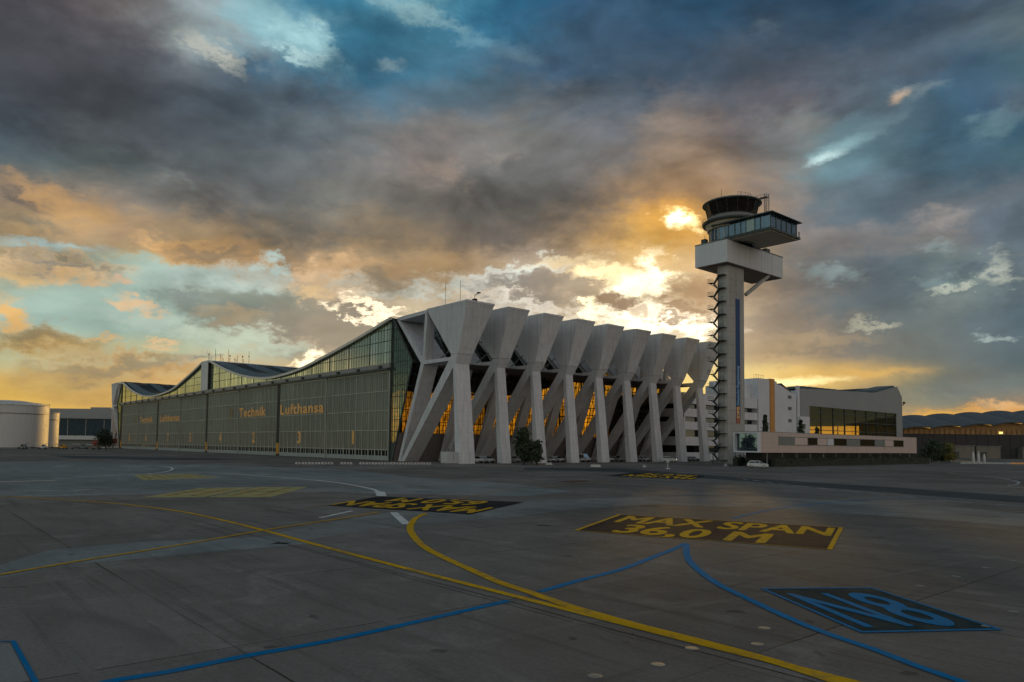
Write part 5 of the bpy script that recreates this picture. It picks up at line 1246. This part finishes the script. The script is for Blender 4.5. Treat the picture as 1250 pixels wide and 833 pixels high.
# terminal with a scalloped roof, far right
term = tag(empty('terminal', (-140, 450, 0)), 'distant long terminal with scalloped metal roof and amber clerestory above a dark wall', 'building')
A_ = Vector((-163.6, 423.9, 0)); B_ = Vector((-121, 473.8, 0)); tx = (B_ - A_).normalized(); ty = Vector((-tx.y, tx.x, 0))
if ty.dot(Vector((-1, 1, 0))) < 0: ty = -ty
def TP(s, d, z): p = A_ + tx * s + ty * d; return (p.x, p.y, z)
def tbox(mb, s0, s1, d0, d1, z0, z1): mb.hull8([TP(s0, d0, z0), TP(s1, d0, z0), TP(s1, d1, z0), TP(s0, d1, z0)], [TP(s0, d0, z1), TP(s1, d0, z1), TP(s1, d1, z1), TP(s0, d1, z1)])
def trm(mb, name, mat, **k): return place(mb.build(name, mat, **k), term)
mb = MB(); tbox(mb, -3, 190, 0, 40, 0, 13.2); wl = trm(mb, 'wall', 'terminal_dark')
mb = MB()
for s in range(-2, 190, 6): tbox(mb, s, s + .25, -.15, -.01, 0, 13.0)
sub(mb, 'wall_rib', 'black', wl)
mb = MB(); bars = MB(); rfm = MB(); edge = MB(); bw_ = 17.0
rise = lambda s: 15.8 + max(0, s) * .062 if s < 66 else 19.9 + (s - 66) * .02
for k in range(0, 11):
    s0 = k * bw_ - 3; n = 10
    for j in range(n):
        sa, sb = s0 + bw_ * j / n, s0 + bw_ * (j + 1) / n
        za = rise(s0) - .6 + 1.0 * sin(pi * j / n) ** .8 if 0 < j else rise(s0) - .6; zb = rise(s0) - .6 + 1.0 * sin(pi * (j + 1) / n) ** .8 if j + 1 < n else rise(s0) - .6
        za += 1.05 * j / n; zb += 1.05 * (j + 1) / n
        mb.add([TP(sa, .3, 13.2), TP(sb, .3, 13.2), TP(sb, .3, zb), TP(sa, .3, za)], [(0, 1, 2, 3)])
        rfm.hull8([TP(sa, -2.5, za), TP(sb, -2.5, zb), TP(sb, 34, zb + 7.0), TP(sa, 34, za + 7.0)], [TP(sa, -2.5, za + .5), TP(sb, -2.5, zb + .5), TP(sb, 34, zb + 7.5), TP(sa, 34, za + 7.5)])
        edge.hull8([TP(sa, -2.9, za - .15), TP(sb, -2.9, zb - .15), TP(sb, -2.52, zb - .15), TP(sa, -2.52, za - .15)], [TP(sa, -2.9, za + .45), TP(sb, -2.9, zb + .45), TP(sb, -2.52, zb + .45), TP(sa, -2.52, za + .45)])
    for j in range(6): bars.bar(TP(s0 + bw_ * j / 6, .1, 13.2), TP(s0 + bw_ * j / 6, .1, 16), .18)
trm(mb, 'clerestory', 'amber_panel'); trm(bars, 'clerestory_frame', 'steel_dark')
r_ = trm(rfm, 'roof', 'roof_metal'); sub(edge, 'roof_edge', 'steel_dark', r_)
mb = MB(); tbox(mb, 52, 54, -.4, -.2, 13.6, 14.8); sub(mb, 'flood_light', 'lamp_warm', wl)
for k, (s0, s1, z, lab) in enumerate(((22, 36, 6.8, 'pale flat roofed shed against the dark terminal wall, leftmost'), (37, 50, 6.6, 'brown flat roofed shed second from the left against the terminal wall'), (62, 78, 6.0, 'long low grey shed at the terminal wall behind the kerb blocks'), (80, 96, 6.4, 'grey shed at the terminal wall by the right edge of the view'))):
    rt = tag(empty('shed', TP(s0, -4, 0)), lab, 'shed')
    mb = MB(); tbox(mb, s0, s1, -4, -.2, 0, z); place(mb.build('wall', 'shed'), rt)
    mb = MB(); tbox(mb, s0 - .3, s1 + .3, -4.4, -.2, z + .002, z + .3); place(mb.build('roof', 'steel_grey'), rt)
    mb = MB(); tbox(mb, s0 + 2, s0 + 5.5, -4.06, -4.003, 0, 3.6); place(mb.build('door', 'steel_dark'), rt)

# far left building with a glazed front
fl = tag(empty('glazed_hall', (-594, 105, 0)), 'distant flat roofed hall with grey fascia and long bluish window front', 'building')
A_ = Vector((-632, 62, 0)); B_ = Vector((-565, 139, 0)); tx = (B_ - A_).normalized(); ty = Vector((-abs(tx.y), abs(tx.x), 0))
def flp(mb, name, mat): return place(mb.build(name, mat), fl)
LN = (B_ - A_).length + 6
mb = MB(); tbox(mb, 0, LN, .5, 50, 0, 26.0); flp(mb, 'wall', 'steel_grey')
mb = MB(); tbox(mb, -1, LN, -1.5, .49, 19.6, 26.6); flp(mb, 'fascia', 'grey_hall')
mb = MB(); tbox(mb, 0, LN, .1, .45, 7.5, 19.6); g_ = flp(mb, 'window_front', 'glass_far')
mb = MB()
for k in range(12): tbox(mb, 8 + k * 13, 8.5 + k * 13, -.2, .09, 7.5, 19.6)
sub(mb, 'mullion', 'rail', g_)
mb = MB(); tbox(mb, 0, LN, -2.0, .45, 4.6, 7.4); flp(mb, 'white_band', 'tank')
mb = MB(); tbox(mb, 60, 75, 5, 12, 26.6, 28.0); flp(mb, 'roof_unit', 'grey_hall')

# storage tanks
def tank(cx, cy, r, h, dome, label, ring=True):
    root = tag(empty('storage_tank', (cx, cy, 0)), label, 'storage tank')
    mb = MB(); mb.lathe((0, 0), [(r, 0), (r, h)], 72); s = mb.build('shell', 'tank', root, smooth=True, auto=.5)
    mb = MB(); mb.lathe((0, 0), [(r + .3, h), (r + .3, h + .35), (r * .75, h + dome * .55), (r * .4, h + dome * .9), (.1, h + dome)], 72); mb.build('roof', 'tank', root, smooth=True, auto=.5)
    mb = MB()
    for z in (h * .80,): mb.lathe((0, 0), [(r + .02, z), (r + .35, z + .02), (r + .35, z + .3), (r + .02, z + .32)], 72, cap=False)
    N = 40
    for k in range(N):
        a, b = 2 * pi * k / N, 2 * pi * (k + 1) / N
        mb.tube([(r * cos(a), r * sin(a), h + .3), (r * cos(a), r * sin(a), h + 1.5)], .06, 4); mb.tube([(r * cos(a), r * sin(a), h + 1.5), (r * cos(b), r * sin(b), h + 1.5)], .06, 4)
    mb.build('guard_rail', 'steel_grey', root)
    return root
tank(*(-490.0,50.5), 19.5, 22.8, 3.2, 'big pale cylindrical storage tank at the far left edge')
tank(*(-497.9,64.3), 12.0, 19.6, 1.0, 'lower storage tank behind, its rim lit golden by the sun')

# ------------------------------------------------------------------ vehicles
def car_mesh(kind):
    """side profile lofted across the width: x forward, y across"""
    if kind == 'suv':
        L, W, prof = 4.5, 1.86, [(-2.2, .42), (-2.25, .75), (-2.2, 1.05), (-2.02, 1.10), (-1.75, 1.55), (-1.5, 1.66), (.2, 1.66), (.55, 1.58), (1.15, 1.12), (2.0, .98), (2.22, .82), (2.25, .5), (2.18, .36)]
        glas = [(-1.80, 1.14), (-1.58, 1.50), (.25, 1.55), (.55, 1.48), (1.02, 1.14)]
    elif kind == 'van':
        L, W, prof = 5.3, 2.0, [(-2.6, .42), (-2.65, .8), (-2.62, 2.1), (-2.5, 2.3), (.9, 2.32), (1.25, 2.22), (1.95, 1.28), (2.5, 1.08), (2.65, .85), (2.65, .5), (2.55, .38)]
        glas = [(-2.3, 1.35), (-2.3, 1.95), (1.1, 2.0), (1.25, 1.95), (1.78, 1.32)]
    else:
        L, W, prof = 4.6, 1.82, [(-2.25, .42), (-2.3, .72), (-2.25, .98), (-1.6, 1.06), (-1.0, 1.38), (-.6, 1.46), (.35, 1.46), (.6, 1.40), (1.2, 1.02), (2.05, .90), (2.27, .74), (2.28, .48), (2.2, .36)]
        glas = [(-1.50, 1.06), (-.95, 1.32), (.32, 1.37), (.55, 1.32), (1.05, 1.04)]
    return L, W, prof, glas
def make_car(kind, paint, name='parked_car', lit=False):
    L, W, prof, glas = car_mesh(kind)
    root = empty(name)
    mb = MB(); hw = W / 2; zs = max(p[1] for p in prof)
    def w_at(z): return hw if z < 1.0 else hw - .20 * (z - 1.0) / max(.3, zs - 1.0)
    n = len(prof); vs = [(x, -w_at(z), z) for x, z in prof] + [(x, w_at(z), z) for x, z in prof]
    mb.add(vs, [tuple(range(n)), tuple(range(2 * n - 1, n - 1, -1))] + [(i, n + i, n + (i + 1) % n, (i + 1) % n) for i in range(n)])
    body = mb.build('body', paint, root, bevel=.05, smooth=True, auto=.7)
    gm = MB()
    for sgn in (-1, 1):
        vv = [(x, sgn * (w_at(z) + .006), z) for x, z in glas]; gm.add(vv, [tuple(range(len(vv)))])
    i = [k for k, p in enumerate(prof) if p[1] == zs][-1] + 1
    a, b = prof[i], prof[i + 1]; m_ = .012
    gm.add([(a[0] + m_, -w_at(a[1]) + .1, a[1] + m_), (b[0] + m_, -w_at(b[1]) + .1, b[1] + m_), (b[0] + m_, w_at(b[1]) - .1, b[1] + m_), (a[0] + m_, w_at(a[1]) - .1, a[1] + m_)], [(0, 1, 2, 3)])
    gm.build('window', 'car_glass', root)
    pm = MB()
    for x in ((-.55, .35) if kind != 'van' else (-.4, .7)):
        for sgn in (-1, 1):
            pm.box(x - .04, x + .04, sgn * (hw - .14) - .1, sgn * (hw - .14) + .1, 1.1, zs - .12)
    pm.build('door_pillar', paint, root)
    r = .34
    for sx in (-1, 1):
        for sy in (-1, 1):
            x = sx * L * .30
            wm = MB(); wm.lathe((0, 0), [(r * .55, -.11), (r * .93, -.12), (r, -.08), (r, .08), (r * .93, .12), (r * .55, .11)], 20)
            w = wm.build('wheel', 'tyre', root, smooth=True, auto=.6)
            w.rotation_euler = (pi / 2, 0, 0); w.location = (x, sy * (hw - .08), r)
            rm = MB(); rm.lathe((0, 0), [(r * .56, -.115), (r * .1, -.125), (r * .1, .125), (r * .56, .115)], 12); rm.build('rim', 'chrome', w)
    for sy in (-1, 1):
        hm = MB(); hm.box(L / 2 - .30, L / 2 - .02, sy * hw * .72 - .2, sy * hw * .72 + .2, .68, .84); hm.build('headlight', 'lamp_lit' if lit else 'chrome', root)
        tm = MB(); tm.box(-L / 2 - .01, -L / 2 + .15, sy * hw * .8 - .14, sy * hw * .8 + .14, .75, 1.0); tm.build('tail_light', 'tail_red', root)
        mm = MB(); mm.box(.75, .95, sy * (hw + .12) - .1, sy * (hw + .12) + .1, 1.02, 1.18); mm.build('wing_mirror', 'black', root)
    bm_ = MB(); bm_.box(L / 2 - .12, L / 2 + .02, -.62, .62, .38, .62); bm_.build('bumper_grille', 'black', root)
    return root
protos = {}
def put_car(kind, paint, x, y, rz, label, group=None, lit=False):
    key = (kind, paint, lit)
    if key not in protos:
        protos[key] = o = make_car(kind, paint, 'parked_car' if kind != 'van' else 'parked_van', lit)
    else: o = copy_tree(protos[key])
    o.location = (x, y, .0); o.rotation_euler.z = rz
    tag(o, label, 'car' if kind != 'van' else 'van', group)
G1 = 'vehicles parked between the hangar columns'
CX_ = -139.6
put_car('suv', 'car_white', CX_, 107.99, 0, 'white car parked nose out, just right of the nearest column', G1)
put_car('suv', 'car_white', CX_ - .2, 111.77, 0, 'white car parked nose out, just left of the second column', G1)
put_car('suv', 'car_silver', CX_, 119.95, 0, 'grey car half hidden behind the small tree by the columns', G1)
put_car('sedan', 'car_white', CX_, 132.13, 0, 'white car just right of the third column', G1)
put_car('suv', 'car_white', CX_, 135.57, 0, 'white car just left of the fourth column', G1)
put_car('sedan', 'car_white', CX_, 143.18, 0, 'low white car beside the white van, right of the fourth column', G1)
put_car('van', 'car_white', CX_ - 1.5, 146.56, 0, 'tall white van between the columns', G1)
put_car('suv', 'car_white', CX_, 155.1, 0, 'white car just right of the fifth column', G1)
put_car('suv', 'car_silver', CX_, 158.93, 0, 'silver car just left of the sixth column', G1)
put_car('suv', 'car_silver', CX_, 167.25, 0, 'silver car just right of the sixth column', G1)
put_car('suv', 'car_white', CX_, 171.0, 0, 'white car just left of the seventh column', G1)
put_car('suv', 'car_white', -131.5, 173.01, radians(35), 'white car with its headlights switched on beside the columns', lit=True)
put_car('sedan', 'car_silver', CX_, 191.99, 0, 'silver car just right of the eighth column', G1)
put_car('sedan', 'car_white', CX_, 195.46, 0, 'pale car just left of the last column', G1)
put_car('suv', 'car_white', *(-86.5,145.3), radians(28), 'white sport utility car parked alone below the low pink building')
# ground service vehicles far left
def tug(x, y, rz, label, body='steel_grey'):
    root = empty('baggage_tug', (x, y, 0), rz); tag(root, label, 'baggage tug', 'service vehicles by the tanks')
    mb = MB(); mb.prism([(-1.6, .4), (-1.6, 1.2), (-.3, 1.2), (-.2, 2.1), (.9, 2.1), (1.2, 1.25), (1.8, 1.15), (1.8, .4)], -.9, .9); mb.build('body', body, root, bevel=.04)
    mb = MB(); mb.prism([(-.12, 1.3), (-.12, 1.95), (.8, 1.95), (1.05, 1.3)], -.91, .91); mb.build('window', 'car_glass', root)
    for sx in (-1.1, 1.2):
        for sy in (-.8, .8):
            wm = MB(); wm.lathe((0, 0), [(.4, -.14), (.4, .14)], 14); w = wm.build('wheel', 'tyre', root); w.rotation_euler = (pi / 2, 0, 0); w.location = (sx, sy, .4)
    return root
def cart(x, y, rz, label, cover='tank'):
    root = empty('baggage_cart', (x, y, 0), rz); tag(root, label, 'baggage cart', 'baggage carts by the tanks')
    mb = MB(); mb.box(-1.6, 1.6, -.8, .8, .55, .7); mb.build('bed', 'steel_dark', root)
    mb = MB()
    for sx in (-1.55, 0, 1.55):
        for sy in (-.75, .75): mb.tube([(sx, sy, .7), (sx, sy, 2.1)], .04, 5)
    mb.tube([(1.6, 0, .6), (2.5, 0, .4)], .05, 5); mb.build('frame', 'steel_grey', root)
    mb = MB(); mb.prism([(-1.65, 2.1), (-1.5, 2.3), (1.5, 2.3), (1.65, 2.1)], -.85, .85); mb.build('canopy', cover, root)
    for sx in (-1.1, 1.1):
        for sy in (-.75, .75):
            wm = MB(); wm.lathe((0, 0), [(.28, -.1), (.28, .1)], 12); w = wm.build('wheel', 'tyre', root); w.rotation_euler = (pi / 2, 0, 0); w.location = (sx, sy, .28)
rnd = random.Random(3)
for k, (px, py) in enumerate([(-394.4,46.8),(-436.5,54.6),(-418.9,55.1),(-401.5,55.5),(-442.8,64.1),(-425.4,64.5),(-408.1,64.6),(-391.0,64.6),(-431.4,74.3),(-414.3,74.3),(-397.4,74.1),(-380.6,73.7),(-420.2,84.4)]):
    rz = rnd.uniform(-.5, .5) + 1.0
    if k % 3 == 0: tug(px, py, rz, ('grey', 'white', 'yellow')[k // 3 % 3] + ' airport tug in the row of vehicles left of the big hangar', ('steel_grey', 'tank', 'safety_yellow')[k // 3 % 3])
    else: cart(px, py, rz, 'covered baggage cart in the row left of the big hangar', ('tank', 'steel_grey')[k % 2])
# aircraft tail seen past the hangar's left end
at = tag(empty('aircraft_tail', (*(-481.0,99.4), 0)), 'dark blue aircraft tail fin with an orange disc behind the left end of the hangar', 'aircraft')
mb = MB(); c_, s_ = R.x, R.y
def AT(u, z, d=0.): return ((-481.0,99.4)[0] + c_ * u - s_ * d, (-481.0,99.4)[1] + s_ * u + c_ * d, z)
n4 = [(-3.5, 4.0), (3.5, 4.0), (5.6, 12.6), (3.6, 13.0)]
mb.add([AT(u, z, -.25) for u, z in n4] + [AT(u, z, .25) for u, z in n4], [(0, 1, 2, 3), (7, 6, 5, 4), (0, 4, 5, 1), (1, 5, 6, 2), (2, 6, 7, 3), (3, 7, 4, 0)])
place(mb.build('fin', 'blue_tail'), at)
mb = MB(); mb.add([AT(2.8 + 1.6 * cos(a * pi / 12), 9.4 + 1.6 * sin(a * pi / 12), -.27) for a in range(24)], [tuple(range(24))]); place(mb.build('disc', 'orange_tail'), at)
mb = MB(); mb.tube([AT(-9, 2.4), AT(-3, 3.2), AT(4.5, 4.2)], 1.5, 14); place(mb.build('fuselage', 'red_paint'), at)

# ------------------------------------------------------------------ small apron furniture
mb = MB(); mb.box(-.2, 2.6, -1.6, 1.6, .12, 2.75); o = tag(empty('equipment_cabinet', (-138.0,98.56,0.0)), 'white box cabinet standing left of the nearest column', 'cabinet')
mb.build('housing', 'car_white', o, bevel=.03)
mb = MB(); mb.box(-.1, 2.5, -1.5, 1.5, 0, .119); mb.build('plinth', 'concrete_dark', o)
mb = MB(); mb.box(2.601, 2.62, -.03, .03, .2, 2.7); mb.box(2.601, 2.66, .2, .28, 1.2, 1.5); mb.build('door_seam', 'steel_grey', o)
mb = MB(); mb.tube([(1.2, -.4, 2.75), (1.2, -.4, 3.2)], .06); mb.box(1.0, 1.4, -.55, -.25, 3.1, 3.3); mb.build('vent', 'steel_dark', o)
# low red-white barrier blocks before the doors
p0, p1 = Vector((*(-143.24,63.95), 0)), Vector((*(-132.65,90.61), 0)); N = 22; dv = (p1 - p0) / N; ang = atan2(dv.y, dv.x)
protoB = None
for k in range(N):
    if k in (6, 9): continue
    if protoB is None:
        o = empty('barrier_block'); mb = MB(); Lb = dv.length * .82
        mb.prism([(-.22, 0), (.22, 0), (.1, .42), (-.1, .42)], -Lb / 2, Lb / 2); b = mb.build('body', 'white_paint', o); b.rotation_euler.z = -pi / 2
        mb = MB(); mb.box(-Lb * .12, Lb * .12, -.20, .20, .06, .34); mb.build('red_stripe', 'red_paint', o); protoB = o
    else: o = copy_tree(protoB)
    o.location = p0 + dv * (k + .5); o.rotation_euler.z = ang
    tag(o, 'low white and red barrier block in the line before the hangar doors', 'barrier', 'barrier blocks before the hangar doors')
def cone_light(x, y, label, h=1.1, head='white_paint'):
    root = empty('marker_beacon', (x, y, 0)); tag(root, label, 'marker')
    mb = MB(); mb.lathe((0, 0), [(.5, 0), (.45, .12), (.10, .2), (.09, h * .7)], 16); mb.build('base', 'white_paint', root)
    mb = MB(); mb.lathe((0, 0), [(.10, h * .7), (.35, h * .75), (.35, h), (.1, h + .1)], 14); mb.build('head', head, root)
def low_sign(x, y, w, label):
    root = empty('taxiway_sign', (x, y, 0), radians(49)); tag(root, label, 'sign')
    mb = MB(); mb.prism([(-w / 2, .12), (w / 2, .12), (w / 2 - .15, .62), (-w / 2 + .15, .62)], -.12, .12); mb.build('face', 'car_white', root)
    mb = MB(); mb.box(-w / 2 + .2, -w / 2 + .3, -.08, .08, 0, .119); mb.box(w / 2 - .3, w / 2 - .2, -.08, .08, 0, .119); mb.build('foot', 'steel_dark', root)
cone_light(*[(-91.03,119.36)][0], 'white waist high marker beacon standing alone on the apron before the lit car', 1.7)
low_sign(*[(-103.35,111.48)][0], 2.2, 'small low white taxiway sign, right of two, at the edge of the dark road')
low_sign(*[(-118.67,112.74)][0], 1.6, 'small low white taxiway sign, left of two, near the small tree')
cone_light(*[(-101.35,124.74)][0], 'tiny flat white marker on the apron left of the taller beacon', .4)
cone_light(*[(-99.55,152.86)][0], 'tiny white marker on the apron at the foot of the tower', .4)
N = 30; a, b = [(-86.1,270.23),(-74.72,291.88)]; a = Vector((*a, 0)); b = Vector((*b, 0))
for k in range(12):
    o = empty('kerb_block'); o.location = a + (b - a) * (k / 11); o.rotation_euler.z = atan2((b - a).y, (b - a).x)
    mb = MB(); mb.box(-1.0, 1.0, -.25, .25, 0, .5); mb.build('body', 'white_paint' if k < 9 else 'orange_letter', o)
    tag(o, 'low pale kerb block in the row at the far right edge of the apron', 'kerb block', 'kerb blocks at the far right')
# posts, person-size items at right
for k, (px, py, h) in enumerate(((1188,563,4.2),(1194,563,4.2),(1201.5,562.5,3.2))):
    x, y = [(-94.6,307.7),(-93.3,309.2),(-92.6,313.1)][k]
    mb = MB(); mb.lathe((0, 0), [(.45, 0), (.5, h * .5), (.3, h * .8), (.12, h)], 12); o = mb.build('folded_parasol', 'tank'); o.location = (x, y, 0)
    tag(o, 'folded pale parasol standing by the sheds at the far right', 'parasol', 'folded parasols by the sheds')
# lamp posts and people-size clutter around low building
for k, (x, y) in enumerate(((-131.0, 198), (-106.5, 168.0))):
    mb = MB(); mb.tube([(x, y, 0), (x, y, 5.6)], .09, 8); mb.box(x - .25, x + .6, y - .15, y + .15, 5.55, 5.72)
    tag(mb.build('lamp_post', 'steel_dark'), ('thin dark lamp post beside the last column' if k == 0 else 'thin dark lamp post at the foot of the tower'), 'lamp post')

# ------------------------------------------------------------------ planting
def leaf_material(name, a, b):
    m = bpy.data.materials.new(name); m.use_nodes = True; t = NT(m.node_tree); bs = t.n['Principled BSDF']
    geo = t.n.new('ShaderNodeNewGeometry').outputs['Position']
    n = t.noise(geo, .9, 4, .6).outputs[0]; n2 = t.noise(geo, 6., 2, .5).outputs[0]
    c = t.mix(t.rng(n, .35, .65, 0., 1.), a, b); c = t.v('SCALE', c, k=t.rng(n2, .3, .7, .55, 1.45, 'LINEAR'))
    t.put(bs.inputs['Base Color'], c); bs.inputs['Roughness'].default_value = .7
    MATS[name] = m
leaf_material('leaf_dark', (.012, .026, .012), (.03, .05, .02))
leaf_material('leaf_olive', (.05, .06, .012), (.16, .14, .02))
leaf_material('hedge_leaf', (.008, .014, .008), (.018, .026, .012))
def tree(x, y, h, r, kind, label, leaf='leaf_dark', n=900, seed=1, group=None, trunk_h=None, cat='tree'):
    rn = random.Random(seed); root = empty('tree' if cat == 'tree' else 'shrub', (x, y, 0)); tag(root, label, cat, group)
    th = trunk_h if trunk_h is not None else h * .25
    mb = MB(); k = 8; prof = [(.22, 0), (.15, th * .5), (.11, h * .5), (.04, h * .9)]
    mb.lathe((0, 0), prof, 8)
    for j in range(7):
        z = th + (h - th) * j / 9; a = rn.uniform(0, 6.28); L = r * .7 * (1 - .6 * j / 9)
        mb.tube([(0, 0, z), (L * cos(a) * .6, L * sin(a) * .6, z + L * .4), (L * cos(a), L * sin(a), z + L * .9)], .05, 5)
    mb.build('trunk', 'bark', root)
    cl = MB(); lumps = []
    for j in range(16):
        f = rn.random()
        if kind == 'cone': f = (j + .3) / 16; z = th * .4 + (h - th * .4) * f; rr = r * (1 - f) ** .8 * .55
        else: z = th + (h - th) * (.12 + .76 * f); rr = r * sqrt(max(.05, 1 - (2 * f - 1) ** 2)) * .75
        a = rn.uniform(0, 6.28); q = rr * rn.uniform(.2, 1.)
        lumps.append((q * cos(a), q * sin(a), z, max(.45, r * (.42 if kind != 'cone' else .95 * (1.06 - f) ** .8) * rn.uniform(.7, 1.2))))
    for j in range(n):
        lx, ly, lz, lr = rn.choice(lumps)
        d = Vector((rn.gauss(0, 1), rn.gauss(0, 1), rn.gauss(0, 1))).normalized() * lr * abs(rn.gauss(.72, .34))
        c = Vector((lx, ly, lz)) + d
        if c.z < th * .3: continue
        s = rn.uniform(.16, .36) * (1 + r * .05)
        u = Vector((rn.gauss(0, 1), rn.gauss(0, 1), rn.gauss(0, 1))).normalized(); v = u.orthogonal().normalized()
        cl.add([c - u * s, c + v * s * .6, c + u * s, c - v * s * .6], [(0, 1, 2, 3)])
    cl.build('crown', leaf, root)
tree(*(-123.5,109.5), 8.4, 3.0, 'round', 'bushy dark tree standing between the second and third hangar columns', n=4200, seed=4, trunk_h=.8)
tree(*(-117.9,108.3), 5.6, 1.9, 'round', 'small dark bush leaning out right of the bushy tree by the third column', n=900, seed=9, trunk_h=.5, cat='shrub')
GT = 'dark conical trees behind the low building'
for k, (x, y, h, r, lab) in enumerate([(-113.0, 194.0, 14.2, 1.8, 'darkest slim conical tree, leftmost behind the low pink building'), (-111.3, 211.3, 13.2, 1.9, 'conical tree in the middle behind the low pink building'), (-109.5, 218.0, 11.0, 1.7, 'shorter conical tree before the golden window, right of the middle one'), (-107.5, 225.0, 8.8, 1.2, 'smallest conical tree, rightmost before the golden window')]):
    tree(x, y, h, r, 'cone', lab, n=2200, seed=20 + k, group=GT, trunk_h=1.0)
tree(*(-100.9,284.9), 7.2, 4.6, 'round', 'wide dark bushy tree right of the long low building', n=2600, seed=31, trunk_h=.8)
tree(*(-100.1,292.0), 6.4, 3.6, 'round', 'second dark bushy tree, left of the olive yellow one', n=2000, seed=32, trunk_h=.8)
tree(*(-96.7,289.9), 7.0, 2.8, 'round', 'olive yellow tree at the right end of the tree row', leaf='leaf_olive', n=1800, seed=33, trunk_h=.8)
tree(*(-369.9,75.4), 9.5, 5.0, 'round', 'dark green tree in front of the aircraft tail', n=2200, seed=34, trunk_h=1.2)
def hedge(name, a, b, w, h, label, seed=1, dens=26):
    rn = random.Random(seed); a = Vector((*a, 0)); b = Vector((*b, 0)); L = (b - a).length; t_ = (b - a).normalized(); q = Vector((-t_.y, t_.x, 0))
    mb = MB()
    for k in range(int(L * dens)):
        s = rn.random() * L; hh = h * (.85 + .15 * sin(s * .7) + .1 * sin(s * 2.3 + 1)); c = a + t_ * s + q * rn.uniform(-w, w) / 2 + Vector((0, 0, hh * rn.random() ** .6))
        u = Vector((rn.gauss(0, 1), rn.gauss(0, 1), rn.gauss(0, 1))).normalized(); v = u.orthogonal().normalized(); z = rn.uniform(.15, .3)
        mb.add([c - u * z, c + v * z * .6, c + u * z, c - v * z * .6], [(0, 1, 2, 3)])
    root = empty('hedge', tuple(a)); tag(root, label, 'hedge')
    place(mb.build('foliage', 'hedge_leaf'), root)
    core = MB(); c0 = a + q * w * .35; c1 = b + q * w * .35; c2 = b - q * w * .35; c3 = a - q * w * .35
    core.hull8([(p.x, p.y, 0) for p in (c0, c1, c2, c3)], [(p.x, p.y, h * .72) for p in (c0, c1, c2, c3)]); place(core.build('branches', 'hedge_leaf'), root)
hedge('hedge', (-91.2, 160), (-90.4, 252), 1.6, 2.7, 'long dark clipped hedge under the low pink building', 2)
hedge('hedge', (-103, 166.5), (-99.2, 156.5), 1.6, 2.6, 'short dark hedge at the foot of the control tower', 3)
